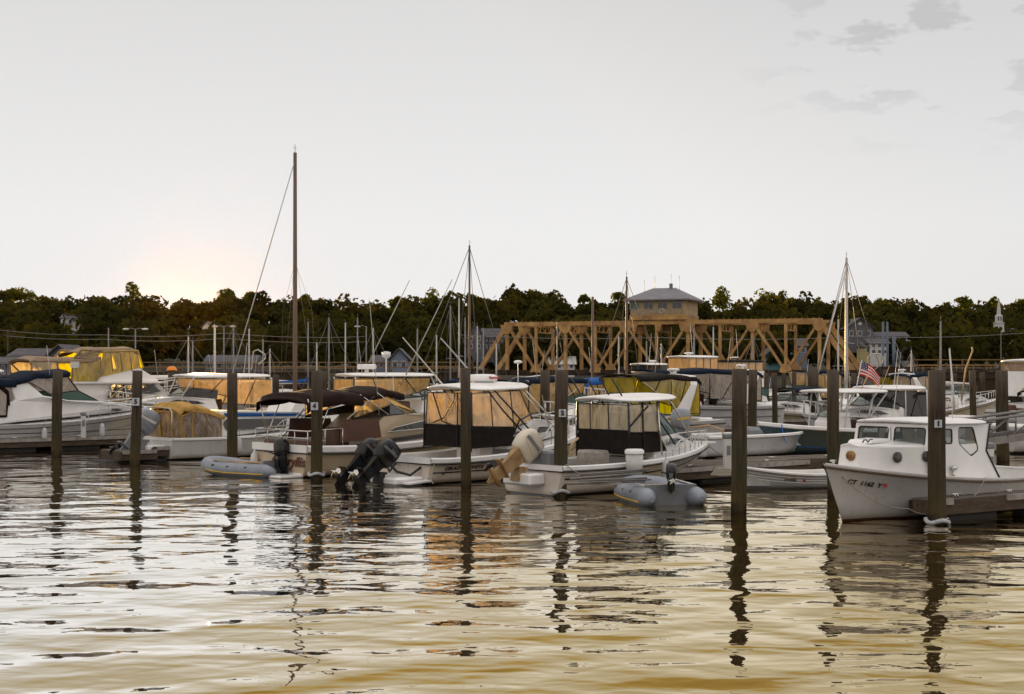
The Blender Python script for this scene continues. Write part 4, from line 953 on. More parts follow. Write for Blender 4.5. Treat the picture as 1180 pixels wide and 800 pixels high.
# ------------------------------------------------------------------ the front row, boat by boat
# white pilothouse boat at right, bow towards the camera
HJ = gelcoat('hull_pilothouse', (0.60, 0.58, 0.56), boot=(0.07, 0.02, 0.015), zb=.035)
t = boat_root('pilothouse_boat', 12.1, 33.25, 222, 'white wooden pilothouse boat lettered CT 1162 Y, bow towards the camera at right', 'boat')
h = Hull(8.05, 2.7, .72, .70, 1.12, rake=.075, p=2.5, tr=.82, flare=.16, chine=.88, draft=.45, zch=.05)
hull = h.build(t, HJ); h.deck(t, DECK, tc=.46, sole=.2, gw=.2, camber=.03)
rw = h.strip(t, mat('brown_rub_rail', (.10, .065, .04), .6), w=.035, h=.05, dz=-.01)
h.strip(t, WHITEM, 'toe_rail', w=.01, h=.05, dz=.045, transom=False)
h.letters(hull, 'CT  1162  Y', .905, .66, .14, BLACK, sg=1, sx=1.1)
c = h.side(.851, .675, 1); MB().box(-.035, .035, -.035, .035, -.004, .004).xform(frame(c + Vector((0, .02, 0)), (-1, .55, 0))).build('decal', REDM, hull)
def wt(x, z): return max(.12, min(.95, h.b(min(1, x / h.L)) - .22)) - .04 * (z - 1)
mb = MB(); rows = []
for i in range(13):
    x = 3.7 + (7.28 - 3.7) * i / 12; z0 = h.zs(x / h.L); z1 = 1.50 - .0 * i; w_ = wt(x, z1)
    rows.append([(x, -w_, z0), (x - (.06 if i == 12 else 0), -w_ + .03, z1 - .04), (x - (.06 if i == 12 else 0), -w_*.9, z1), (x - (.06 if i == 12 else 0), 0, z1 + .06), (x - (.06 if i == 12 else 0), w_*.9, z1), (x - (.06 if i == 12 else 0), w_ - .03, z1 - .04), (x, w_, z0)])
mb.grid(rows, 0, False); mb.add(rows[-1], [list(range(7))]); trunk = mb.build('trunk_cabin', WHITE, t, bevel=.02)
for x, y, z, nx in ((7.262, .06, 1.30, 0),): MB().lathe([(.01, .03), (.075, .03), (.10, .015), (.10, -.02)], 18, ax='x', c=(y, z)).xform(Matrix.Translation((x, 0, 0))).build('porthole', mat('brass', (.30, .17, .06), .4, metal=1), trunk); MB().lathe([(.01, .034), (.062, .034), (.062, .02), (.01, .02)], 18, ax='x', c=(y, z)).xform(Matrix.Translation((x, 0, 0))).build('port_glass', TEAK, trunk)
for x in (6.45, 5.75):
    w_ = wt(x, 1.28); MB().lathe([(.01, .02), (.08, .02), (.11, .012), (.11, -.03)], 18, ax='y', c=(0, 1.26)).xform(Matrix.Translation((x, w_, 0)) @ Matrix.Rotation(R(-12), 4, 'Z')).build('porthole', GDARK, trunk)
MB().prism([(6.9, 1.53), (6.2, 1.53), (6.2, 1.62), (6.8, 1.60)], .28).build('hatch', WHITE, trunk, bevel=.03)
def wp(x, z): return .90 - .06 * (z - 1.4)
before_ = set(bpy.data.objects)
zr = lambda x: 1.93 + .055 * (x - 3.6)
house_ = None; FY = [(-.88, 1.44), (.88, 1.44), (.85, 1.97), (-.85, 1.97)]
f3 = lambda y, z: (5.99 - .1*(z - 1.42)/.62, y, z)
WF = [rounded([f3(*p) for p in ((y0, 1.55), (y1, 1.55), (y1, 1.90), (y0, 1.90))]) for y0, y1 in ((-.80, -.07), (.07, .80))]
house_ = holed(t, [f3(*p) for p in FY], WF, .03, WHITE, 'pilothouse')
holed(t, [(3.7, -.85, .9), (3.7, .85, .9), (3.62, .85, 1.92), (3.62, -.85, 1.92)], [[(3.69, -.35, .92), (3.69, .35, .92), (3.63, .35, 1.82), (3.63, -.35, 1.82)]], .03, WHITE, 'aft_bulkhead')
for q in WF: cross(house_, q, GCLEAR, 'window', .008, RUBBER, .020)
for sg in (-1, 1):
    y = lambda z: sg*(.90 - .06*(z - 1.4))
    W1 = [(5.72, 1.58), (5.10, 1.56), (5.08, 1.87), (5.68, 1.88)]; W2 = [(4.86, 1.56), (4.40, 1.28), (4.10, 1.40), (4.26, 1.88), (4.84, 1.89)]
    o_ = [(5.98, 1.44), (5.90, 1.97), (3.60, 1.93), (3.80, 1.38), (3.3, .74), (4.3, .74), (5.4, .76), (5.98, 1.0)]
    sd = holed(t, [(x, y(z), z) for x, z in o_], [rounded([(x, y(z), z) for x, z in W]) for W in (W1, W2)], .03, WHITE, 'side_wall')
    for W in (W1, W2): cross(sd, rounded([(x, y(z), z) for x, z in W]), GCLEAR, 'window', .008, RUBBER, .020)
hardtop(t, 3.50, 6.10, .98, 1.93, th=.05, crown=.06, dz=.04, name='roof')
MB().box(4.9, 5.7, -.6, .6, .6, 1.5, c=.05).build('dashboard', TEAK, t); MB().box(4.1, 4.5, -.7, -.3, .6, 1.25, c=.08).build('helm_seat', SEATM, t)
MB().tube([(5.98, .02, 1.5), (5.97, .0, 1.9)], .008, 4).build('wiper', RUBBER, t)
for sg in (-1, 1): MB().tube([(3.60, sg*.90, 1.93), (3.80, sg*.925, 1.38), (3.3, sg*.96, .76)], .022, 6).build('edge_trim', RUBBER, t)
for o_ in set(bpy.data.objects) - before_:
    if o_.parent == t: o_.location = (-.22, 0, -.075)
MB().tube([(5.0, .99, .80), (5.0, 1.0, .93)], .03, 8).blob((4.98, 1.01, 1.0), (.10, .06, .06), 10).build('horn', STEEL, t)
for x in (6.95, 6.75): MB().tube([(x - .1, .2, 1.56), (x - .04, .2, 1.61), (x + .04, .2, 1.61), (x + .1, .2, 1.56)], .014, 6).build('grab_rail', RUBBER, trunk)
for x in (5.6, 5.35, 5.1): MB().tube([(x - .1, .84, 1.49), (x - .06, .84, 1.55), (x + .06, .84, 1.55), (x + .1, .84, 1.49)], .014, 6).build('grab_rail', RUBBER, trunk)
MB().tube([(7.75, 0, 1.12), (7.75, 0, 1.24)], .03, 8).tube([(7.66, 0, 1.22), (7.84, 0, 1.22)], .02, 6).build('cleat', STEEL, t)
antenna(t, 4.2, .5, 1.98, 1.5, .1, 0, .010); antenna(t, 4.9, -.5, 2.0, 1.1, -.25, 0, .010)
stern_rope(t, [(7.7, .12, .95), (6.9, 1.15, .30), (5.4, 1.42, .34), (4.4, 1.38, .80)], r=.009)
MB().box(2.0, 3.1, -.35, .35, .21, .62, c=.05).build('engine_box', WHITE, t)
stern_rope(t, [(1.2, 1.1, .76), (.8, 1.9, .5)])

# walkaround with hardtop and twin black outboards
HF = gelcoat('hull_walkaround', (0.62, 0.55, 0.48), stripe=None, zb=.03)
t = boat_root('walkaround_boat', -2.98, 38.12, 42, 'white walkaround fishing boat with hardtop, clear curtains and twin tilted black outboards', 'boat')
PF = Plane(-2.98, 38.12, 42)
h = Hull(7.3, 2.75, .66, .78, 1.42, rake=.14, p=2.4, tr=.93, flare=.2, chine=.86, zch=.08)
hull = h.build(t, HF)
h.strip(t, WHITE, 'gunwale_cap', w=.035, h=.16, dz=-.03); h.strip(t, BLACK, 'rub_rail', w=.045, h=.03, dz=-.125); h.strip(hull, BLACK, 'stripe', w=.012, h=.035, v=.42, transom=False, t0=.02)
h.deck(t, DECK, tc=.5, sole=.28, gw=.24)
h.letters(hull, 'GRADY-WHITE', .16, .60, .13, BLACK, shear=.25, sx=1.5)
MB().lathe([(.01, .01), (.035, .01), (.04, -.01)], 12, ax='y', c=(.45, .28)).xform(Matrix.Translation((0, -1.245, 0))).build('through_hull', RUBBER, hull)
def wc(x, z): return max(.15, min(.95, h.b(min(1, x / h.L)) - .30)) - .25 * max(0, z - 1.1)
cab = wall_body(t, [(3.0, .80), (6.3, 1.22), (5.6, 1.52), (4.2, 1.62), (3.0, 1.45)], wc, WHITE, 'cabin', .04)
panel(cab, [(3.25, 1.18), (3.9, 1.24), (3.4, 1.30)], wc, GDARK, off=.01); panel(cab, [(4.1, 1.22), (4.75, 1.28), (4.6, 1.40), (4.25, 1.40)], wc, GDARK, off=.01)
# windscreen and clear curtains
for sg in (-1, 1):
    cross(t, [(4.15, sg*.72, 1.56), (3.2, sg*.98, 1.42), (3.1, sg*.93, 2.42), (3.6, sg*.78, 2.44)], VCLEAR, 'side_curtain', .006, BLACK, .02)
    cross(t, [(3.2, sg*.98, 1.42), (2.4, sg*1.0, 1.44), (2.35, sg*.96, 2.40), (3.1, sg*.93, 2.42)], VCLEAR, 'side_curtain', .006, BLACK, .018)
    cross(t, [(2.4, sg*1.0, 1.44), (1.66, sg*1.0, 1.48), (1.68, sg*.96, 2.38), (2.35, sg*.96, 2.40)], VCLEAR, 'side_curtain', .006, BLACK, .018)
    MB().sheet([(1.6, sg*1.02, .88), (3.3, sg*1.04, .92), (3.2, sg*1.0, 1.44), (1.62, sg*1.0, 1.50)], .012).build('weather_cloth', BLACKC, t)
cross(t, [(4.17, -.72, 1.58), (4.17, .72, 1.58), (3.62, .76, 2.44), (3.62, -.76, 2.44)], VCLEAR, 'windscreen', .008, BLACK, .02)
cross(t, [(1.62, -1.0, .90), (1.62, 1.0, .90), (1.64, .98, 1.5), (1.64, -.98, 1.5)], BLACKC, 'aft_cloth', .012)
cross(t, [(1.64, -.98, 1.5), (1.64, .98, 1.5), (1.66, .95, 2.38), (1.66, -.95, 2.38)], VCLEAR, 'aft_curtain', .006, BLACK, .018)
MB().tube([(1.6, .62, 2.38), (1.58, .2, 1.6), (1.6, -.2, 1.5)], .022, 6).tube([(1.6, .62, 1.55), (1.58, .1, 1.7), (1.6, -.3, 2.2), (1.6, -.34, 2.38)], .016, 6).tube([(1.6, -.45, .9), (1.6, -.45, 2.4)], .022, 6).build('curtain_seam', BLACK, t)
for sg in (-1, 1):
    mb = MB()
    mb.tube([(1.60, sg*1.03, .8), (1.62, sg*1.0, 2.42)], .024, 6)
    mb.tube([(4.05, sg*1.0, 1.10), (3.1, sg*.95, 1.95), (2.5, sg*.94, 2.45)], .026, 6); mb.tube([(3.75, sg*1.0, 1.08), (2.8, sg*.96, 1.9), (2.25, sg*.95, 2.45)], .026, 6)
    mb.tube([(4.0, sg*.9, 1.8), (3.4, sg*.98, 1.6), (3.15, sg*1.0, 1.2)], .026, 6)
    mb.build('hardtop_frame', BLACK, t)
MB().box(2.3, 2.9, -.5, .5, .3, 1.35, c=.08).build('helm_seat', WHITE, t)
for sg in (-1, 1): MB().tube([(5.2, sg*.85, 1.35), (4.5, sg*.85, 1.85), (3.75, sg*.85, 2.44)], .02, 6).tube([(4.9, sg*.88, 1.33), (4.3, sg*.86, 1.80), (3.6, sg*.86, 2.44)], .02, 6).build('support_tube', STEEL, t)
hardtop(t, 1.45, 4.0, 1.10, 2.42, th=.07, crown=.12, dz=.06, e=4)
rd = radar(t, 2.9, 0, 2.58, r=.42, h=.20); text('Raymarine', .10, frame((3.0, -.44, 2.83), (.74, -.30, 0)) if False else frame((2.98, -.435, 2.80), (1, 0, 0)), REDM, rd, 'lettering', bold=.004)
MB().tube([(2.9, 0, 2.5), (2.9, 0, 2.62)], .12, 10).build('radar_mount', WHITE, t)
MB().box(2.2, 3.3, -.5, .5, 2.52, 2.58, c=.02).build('equipment_box', WHITE, t)
antenna(t, 3.7, -.6, 2.48, .72, 0, 0, .018); MB().blob((3.7, -.6, 3.24), (.13, .13, .05), 12).build('antenna_puck', WHITE, t)
for (pa, pb, r_, yy) in (((510, 443), (464, 389), .022, .9), ((541, 427), (508, 390), .022, -.3)):
    a = PF.t(*pa, yy); b = PF.t(*pb, yy); MB().tube([(a[0], yy, a[1]), (b[0], yy, b[1])], [r_, r_*.7], 6).build('outrigger', WHITEM, t)
MB().tube([(1.9, .9, 2.5), (2.0, .9, 2.62)], .05, 6).build('outrigger_base', STEEL, t)
MB().tube([(2.2, 0, 2.5), (2.2, 0, 2.9)], .02, 6).blob((2.2, 0, 2.98), (.06, .06, .09), 10).build('anchor_light', WHITEM, t)
h.rail(t, .55, .985, h=.55, r=.016)
tr = MB().box(-.95, .02, -1.0, 1.0, .0, .22, c=.06).build('engine_bracket', WHITE, t)
for sg in (-1, 1): MB().add([(-.02, sg*1.05, .10), (-.02, sg*1.35, .10), (-.75, sg*1.35, .05), (-.75, sg*1.05, .05), (-.02, sg*1.05, .14), (-.02, sg*1.35, .14), (-.75, sg*1.35, .09), (-.75, sg*1.05, .09)], [(0,1,2,3), (7,6,5,4), (0,4,5,1), (1,5,6,2), (2,6,7,3), (3,7,4,0)]).build('trim_tab', WHITE, t)
outboard((-.92, -.36, .30), t, 52, .94, word='250', stripe=ALU); outboard((-.92, .42, .30), t, 52, .94, word='250', stripe=ALU)
MB().tube([(-.03, -.9, .45), (-.3, -.8, .25), (-.6, -.6, .35), (-.8, -.5, .6)], .035, 8).tube([(-.03, .2, .5), (-.3, .1, .3), (-.7, -.2, .6)], .03, 8).build('rigging_hose', RUBBER, t)
stern_rope(t, [(.2, -1.25, .75), (-.2, -1.5, .3), (-.4, -1.9, .1)])
stern_rope(t, [(4.3, -.95, 2.3), (4.45, -1.2, 1.2)], ROPE, .012)

# small cuddy with hardtop and raised white outboard
HG = gelcoat('hull_cuddy', (0.60, 0.54, 0.48), zb=.04)
t = boat_root('cuddy_boat', .46, 34.38, 42, 'small hardtop cuddy boat with black weather cloth and tilted white outboard, between two docks', 'boat')
h = Hull(6.55, 2.35, .70, .74, 1.02, rake=.17, p=2.2, tr=.93, flare=.2, chine=.84)
hull = h.build(t, HG); h.strip(t, WHITE, 'gunwale_cap', w=.03, h=.13, dz=-.02); h.strip(hull, BLACK, 'stripe', w=.015, h=.045, v=.55, transom=False, t0=.02); h.strip(t, BLACK, 'rub_rail', w=.035, h=.025, dz=-.10)
h.deck(t, DECK, tc=.5, sole=.25, gw=.2)
def wg(x, z): return max(.12, min(.82, h.b(min(1, x / h.L)) - .25)) - .3 * max(0, z - 1.0)
cab = wall_body(t, [(3.5, .76), (5.9, .98), (5.4, 1.16), (4.7, 1.36), (3.6, 1.34)], wg, WHITE, 'cabin', .04)
panel(cab, [(4.0, 1.08), (5.0, 1.12), (4.7, 1.24), (4.2, 1.25)], wg, GDARK, off=.012, frame_m=STEEL, fr=.01); panel(cab, [(3.3, 1.15), (3.8, 1.2), (3.4, 1.24)], wg, GDARK, off=.012)
for sg in (-1, 1):
    cross(t, [(4.75, sg*.45, 1.36), (3.6, sg*.80, 1.34), (3.55, sg*.76, 1.86), (4.1, sg*.5, 1.90)], GGREEN, 'windscreen', .012, BLACK, .02)
    for x0, x1 in ((2.5, 3.0), (3.0, 3.6)): cross(t, [(x0, sg*.92, 1.46), (x1, sg*.90, 1.44), (x1, sg*.86, 2.16), (x0, sg*.88, 2.14)], VPALE, 'side_curtain', .006, BLACK, .018)
    MB().sheet([(2.45, sg*.93, .92), (3.95, sg*.86, .94), (3.6, sg*.86, 1.44), (2.5, sg*.90, 1.50)], .012).build('weather_cloth', BLACKC, t)
cross(t, [(4.76, -.45, 1.36), (4.76, .45, 1.36), (4.11, .5, 1.90), (4.11, -.5, 1.90)], GGREEN, 'windscreen', .012, BLACK, .02)
cross(t, [(2.47, -.9, .9), (2.47, .9, .9), (2.49, .88, 1.5), (2.49, -.88, 1.5)], BLACKC, 'aft_cloth', .012)
for y0, y1 in ((-.88, -.2), (-.2, .45), (.45, .88)): cross(t, [(2.49, y0, 1.5), (2.49, y1, 1.5), (2.47, y1, 2.14), (2.47, y0, 2.14)], VPALE, 'aft_curtain', .006, BLACK, .018)
for sg in (-1, 1):
    mb = MB()
    for a, b in (((2.46, .93, .8), (2.46, .9, 2.2)), ((3.0, .93, .85), (3.0, .88, 2.2)), ((4.3, .82, 1.1), (3.7, .84, 1.7)), ((3.7, .84, 1.7), (3.3, .84, 2.2)), ((2.5, .92, 1.6), (3.2, .88, 2.1))): mb.tube([(a[0], sg*a[1], a[2]), (b[0], sg*b[1], b[2])], .024, 6)
    mb.build('hardtop_frame', BLACK, t)
mb = MB(); 
for sg in (-1, 1): mb.tube([(3.6, sg*1.0, .85), (3.55, sg*.88, 2.2)], .024, 6); mb.tube([(5.3, sg*.55, 1.1), (4.7, sg*.7, 1.7), (4.1, sg*.8, 2.26)], .018, 6); mb.build('support_tube', STEEL, t); mb = MB()

hardtop(t, 2.15, 4.5, 1.0, 2.19, th=.06, crown=.10, dz=.06, e=4)
MB().box(1.9, 2.35, -.4, .4, .26, 1.0, c=.06).build('aft_seat', WOODE, t)
for x, y, hh in ((2.6, .8, .55), (2.65, .3, .6), (2.7, -.1, .6), (2.75, -.5, .55)): MB().tube([(x, y, 2.24), (x - .40, y + .05, 2.24 + hh)], .020, 6).build('rod_holder', BLACK, t)
h.rail(t, .62, .985, h=.34, r=.014, mid=False)
MB().prism([(5.95, 1.0), (6.75, 1.02), (6.72, 1.06), (5.95, 1.10)], .16).build('bow_pulpit', WHITE, t, bevel=.01)
IVORY = mat('ivory_cowl', (.60, .54, .42), .3, var=.15, coat=.3); YLEG = mat('yellowed_leg', (.34, .21, .09), .5, var=.4, vscale=6)
MB().box(-.5, .02, -.5, .5, .25, .55, c=.05).build('engine_bracket', WHITE, t)
outboard((-.34, 0, .64), t, 57, 1.02, cowl=IVORY, leg=YLEG, stripe=GREYP)
MB().box(.15, .75, -.45, .25, .26, 1.05, c=.05).build('bait_station', GREYP, t)
MB().tube([(.3, -.9, .82), (.5, -.9, 1.25), (1.0, -.6, 1.35)], .03, 6).build('fighting_rail', WOODL, t)
stern_rope(t, [(.1, -1.1, .78), (.4, -1.6, .55)]); stern_rope(t, [(6.5, 0, 1.0), (7.3, -1.2, .5)])

# cabin cruiser with black bimini, name on the transom
HE = gelcoat('hull_cruiser_cream', (0.56, 0.45, 0.32), zb=.05)
t = boat_root('cabin_cruiser', -6.64, 40.64, 42, 'cream cabin cruiser with a script name on its transom and a long black bimini', 'boat')
h = Hull(8.6, 3.0, .86, .90, 1.42, rake=.14, p=2.5, tr=.94, flare=.18, chine=.86, zch=.05)
hull = h.build(t, HE); h.strip(t, WHITE, 'gunwale_cap', w=.04, h=.22, dz=-.06); h.strip(t, RUBBER, 'rub_rail', w=.05, h=.035, dz=-.18); h.deck(t, DECK, tc=.42, sole=.3, gw=.2, camber=.02)
text('Amaryllis', .38, frame((-.035, -.42, .42), (0, -1, 0)), mat('brown_lettering', (.10, .03, .015), .5), hull, 'lettering', shear=.35, bold=.010, sx=1.25)
MB().box(-.06, -.0, -1.2, 1.2, .02, .12).build('rub_board', WHITE, hull)
def we(x, z): return max(.15, min(1.28, h.b(min(1, x / h.L)) - .16)) - .20 * max(0, z - 1.0)
cab = wall_body(t, [(2.0, .92), (7.6, 1.30), (6.8, 1.52), (5.6, 1.62), (3.6, 1.72), (2.9, 1.70)], we, CREAM, 'cabin', .05)
panel(cab, [(2.9, 1.20), (3.2, 1.32), (4.2, 1.48), (5.0, 1.50), (5.1, 1.34), (4.6, 1.28)], we, GDARK, off=.012, frame_m=STEEL, fr=.014)
panel(cab, [(5.2, 1.35), (5.35, 1.50), (5.8, 1.48), (6.2, 1.38)], we, GDARK, off=.012, frame_m=STEEL, fr=.014)
for sg in (-1, 1):
    MB().sheet([(1.15, sg*1.34, .95), (2.7, sg*1.22, 1.05), (2.6, sg*1.22, 1.55), (1.2, sg*1.3, 1.58)], .02).build('cockpit_side', SEATM, t)
    cross(t, [(1.65, sg*1.2, 1.6), (3.6, sg*1.12, 1.72), (4.4, sg*.72, 1.72), (3.3, sg*.9, 2.0), (1.7, sg*1.15, 1.66)], GDARK, 'windscreen', .012, BLACK, .02)
    cross(t, [(1.7, sg*1.25, 1.62), (3.1, sg*1.2, 2.0), (2.7, sg*1.2, 2.32), (1.72, sg*1.25, 2.28)], VTAN, 'side_curtain', .006, BLACK, .012)
    mb = MB()
    for a, b in (((.3, .85), (.9, 2.2)), ((.5, .9), (.1, 2.2)), ((1.4, 1.6), (2.4, 2.25)), ((3.6, 1.7), (2.5, 2.35)), ((2.9, 1.7), (1.9, 2.3))): mb.tube([(a[0], sg*1.32, a[1]), (b[0], sg*1.28, b[1])], .016, 6)
    mb.build('bimini_frame', STEEL, t)
cross(t, [(4.4, -.72, 1.72), (4.4, .72, 1.72), (3.35, .7, 2.02), (3.35, -.7, 2.02)], GGREEN, 'windscreen', .012, BLACK, .02)
cross(t, [(4.2, -.9, 1.78), (4.2, .9, 1.78), (2.9, .95, 2.34), (2.9, -.95, 2.34)], VTAN, 'front_curtain', .006, BLACK, .014)
canopy(t, [(.05, 2.06), (.25, 2.24), (1.2, 2.32), (2.0, 2.28)], 1.34, BROWNC, crown=.14, drop=.24, name='bimini_top')
canopy(t, [(1.95, 2.30), (2.9, 2.42), (3.5, 2.30)], 1.30, BROWNC, crown=.12, drop=.14, name='bimini_top')
MB().tube([(.05, -1.35, 1.30), (.05, 1.35, 1.30)], .02, 6).tube([(.05, -1.35, 1.30), (1.2, -1.4, 1.36)], .02, 6).tube([(.05, 1.35, 1.30), (1.2, 1.4, 1.36)], .02, 6).tube([(.05, -1.35, 1.10), (.05, 1.35, 1.10)], .014, 6).build('stern_rail', STEEL, t)
mb = MB()
for y in (-1.35, -.7, 0, .7, 1.35): mb.tube([(.05, y, .9), (.05, y, 1.30)], .016, 6)
for x in (.6, 1.2): mb.tube([(x, -1.4, .9), (x, -1.4, 1.34)], .016, 6)
mb.build('rail_post', STEEL, t)
MB().box(.12, .5, -1.1, 1.1, .31, 1.0, c=.06).build('aft_seat', SEATM, t); MB().box(1.3, 1.8, -.95, -.35, .31, 1.35, c=.08).build('helm_seat', SEATM, t)
MB().tube([(.3, .4, 1.0), (.9, .1, 1.9)], .012, 5).tube([(.4, .6, 1.0), (1.1, .2, 1.8)], .012, 5).build('fishing_rod', BLACK, t)
for y in (1.15,): MB().lathe([(.01, .12), (.10, .16), (.13, .35), (.10, .55), (.04, .62), (.03, .7)], 12, c=(-.12, y)).build('fender', WHITEM, t)
h.rail(t, .55, .985, h=.55, r=.016)
antenna(t, 2.6, -1.25, 1.7, 3.4, -.5, -.2, .012)
MB().box(-.75, -.04, -1.2, .2, .0, .08, c=.02).build('swim_platform', WHITE, t)

# tan canopied cuddy with long cabin and grey outboard
HC = gelcoat('hull_blue_striped', (0.60, 0.60, 0.60), zb=.05)
t = boat_root('cuddy_boat', -12.06, 48.21, 42, 'white cuddy with rounded tan canopy over its cockpit and a blue stripe along its cabin', 'boat')
h = Hull(7.2, 2.45, .70, .72, .98, rake=.12, p=2.4, tr=.94, chine=.88, zch=.08)
h.build(t, HC); h.strip(t, WHITE, 'gunwale_cap', w=.03, h=.1, dz=0); h.deck(t, DECK, tc=.3, sole=.2)
def wq(x, z): return max(.2, min(1.12, h.b(min(1, x / h.L)) - .08)) - .10 * (z - .7)
cab = wall_body(t, [(1.85, .72), (6.6, .98), (6.1, 1.28), (5.2, 1.52), (2.1, 1.62), (1.9, 1.6)], wq, WHITE, 'cabin', .05)
panel(cab, [(1.95, 1.15), (2.05, .98), (2.2, .96), (4.5, .96), (4.6, 1.3), (2.1, 1.33), (1.98, 1.25)], wq, GDARK, off=.012)
panel(cab, [(2.0, 1.42), (5.4, 1.36), (5.2, 1.46), (2.0, 1.54)], wq, BLUEC, 'stripe', off=.012)
canopy(t, [(.25, 1.58), (.45, 1.76), (.9, 1.78), (1.4, 1.66), (2.0, 1.46)], 1.12, TANC, crown=.16, drop=.10, name='canopy')
for sg in (-1, 1):
    mb = MB()
    cross(t, [(.32, sg*1.12, 1.45), (.75, sg*1.13, 1.62), (.75, sg*1.13, .62), (.45, sg*1.12, .62)], VGREY, 'side_curtain', .006, TANC, .03)
    cross(t, [(.75, sg*1.13, 1.62), (1.3, sg*1.13, 1.55), (1.3, sg*1.13, .62), (.75, sg*1.13, .62)], VGREY, 'side_curtain', .006, TANC, .03)
    cross(t, [(1.3, sg*1.13, 1.55), (1.85, sg*1.13, 1.36), (1.85, sg*1.13, .62), (1.3, sg*1.13, .62)], VGREY, 'side_curtain', .006, TANC, .03)
cross(t, [(.44, -1.1, .62), (.44, 1.1, .62), (.32, 1.08, 1.6), (.32, -1.08, 1.6)], VCLEAR, 'aft_curtain', .006, TANC, .04)
for y in (-.4, .4): MB().sheet([(.40, y - .05, .62), (.40, y + .05, .62), (.28, y + .05, 1.66), (.28, y - .05, 1.66)], .02).build('aft_flap', TANC, t)
bows(t, [(0, .7, 0, 1.74), (.8, .7, .8, 1.70)], 1.10)
SILV = mat('silver_cowl', (.24, .26, .30), .3, var=.2, coat=.3)
outboard((-.55, -.2, .62), t, 40, 1.15, cowl=SILV, leg=GREYP, stripe=WHITEM)
h.rail(t, .55, .98, h=.45, r=.014)
MB().box(-.6, .02, -.6, .5, .2, .5, c=.04).build('engine_bracket', WHITE, t)

# express cruiser at the far left
HA = gelcoat('hull_express', (0.60, 0.59, 0.58), zb=.06, stripe=(.62, .655, (.03, .03, .05)))
t = boat_root('express_cruiser', -21.9, 52, 42, 'large white express cruiser with navy canvas and radar arch at the left edge', 'boat')
h = Hull(9.9, 3.3, 1.02, 1.0, 1.46, rake=.17, p=2.4, tr=.92, flare=.2, chine=.86)
h.build(t, HA); h.strip(t, RUBBER, 'rub_rail', w=.03, h=.03, dz=-.13); h.strip(t, GREYP, 'hull_line', w=.01, h=.025, v=.45, transom=False, t0=.05); h.deck(t, DECK, tc=.35, sole=.4, gw=.25)
def wa(x, z): return max(.2, min(1.45, h.b(min(1, x / h.L)) - .14)) - .22 * max(0, z - 1.1)
cab = wall_body(t, [(2.6, 1.02), (8.9, 1.40), (8.0, 1.62), (6.8, 1.80), (5.4, 1.86), (4.4, 2.05), (3.9, 2.5), (3.5, 2.66), (3.1, 2.62), (3.3, 1.9), (2.6, 1.6)], wa, WHITE, 'cabin', .06)
panel(cab, [(7.25, 1.42), (7.5, 1.37), (7.8, 1.40), (7.8, 1.47), (7.5, 1.50), (7.3, 1.48)], wa, GDARK, off=.014)
mb = MB()
for sg in (-1, 1):
    cross(t, [(6.7, sg*1.0, 1.82), (4.75, sg*1.22, 1.88), (4.7, sg*1.16, 2.10), (5.9, sg*1.0, 2.22)], GGREEN, 'windscreen', .012, BLACK, .025)
    cross(t, [(5.9, sg*1.0, 2.22), (4.7, sg*1.16, 2.10), (3.9, sg*1.2, 2.55), (4.0, sg*1.15, 2.72), (5.35, sg*1.05, 2.86)], VGREY, 'side_curtain', .006, BLACK, .02)
    MB().tube([(3.0, sg*1.40, 1.7), (3.0, sg*1.30, 2.2), (2.6, sg*1.25, 2.55), (1.2, sg*1.3, 2.55)], .05, 8).build('curtain_edge', BLACKC, t)
    cross(t, [(1.0, sg*1.42, 1.25), (2.9, sg*1.42, 1.3), (3.0, sg*1.30, 2.1), (2.6, sg*1.25, 2.45), (.9, sg*1.3, 2.45)], VGREY, 'aft_side_curtain', .006, BLACKC, .05)
cross(t, [(6.72, -1.0, 1.82), (6.72, 1.0, 1.82), (5.92, .98, 2.22), (5.92, -.98, 2.22)], GGREEN, 'windscreen', .012, BLACK, .02)
cross(t, [(5.92, -.98, 2.24), (5.92, .98, 2.24), (5.4, 1.0, 2.9), (5.4, -1.0, 2.9)], VGREY, 'front_curtain', .006, BLACK, .018)
canopy(t, [(3.3, 2.60), (4.2, 2.86), (5.5, 2.92)], 1.22, NAVYC, crown=.14, drop=.12)
canopy(t, [(.7, 2.30), (1.2, 2.56), (2.4, 2.70), (3.3, 2.62)], 1.38, NAVYC, crown=.10, drop=.22)
h.rail(t, .62, .985, h=.5, r=.018, mid=False)
MB().prism([(9.3, 1.42), (10.35, 1.45), (10.3, 1.52), (9.3, 1.52)], .22).build('bow_pulpit', WHITE, t, bevel=.02)
antenna(t, 4.7, -1.2, 2.6, 1.35, -.15, 0, .014); antenna(t, 3.2, 1.0, 2.6, .6); MB().blob((3.2, .4, 2.95), (.33, .33, .12), 14).build('radar_dome', WHITE, t); MB().tube([(3.2, .4, 2.6), (3.2, .4, 2.9)], .06, 8).build('radar_mount', WHITE, t)
stern_rope(t, [(8.6, -1.0, 1.45), (9.8, -2.2, .6)], RUBBER, .016); stern_rope(t, [(2.2, -1.6, 1.1), (1.2, -2.0, .5)], RUBBER, .016)

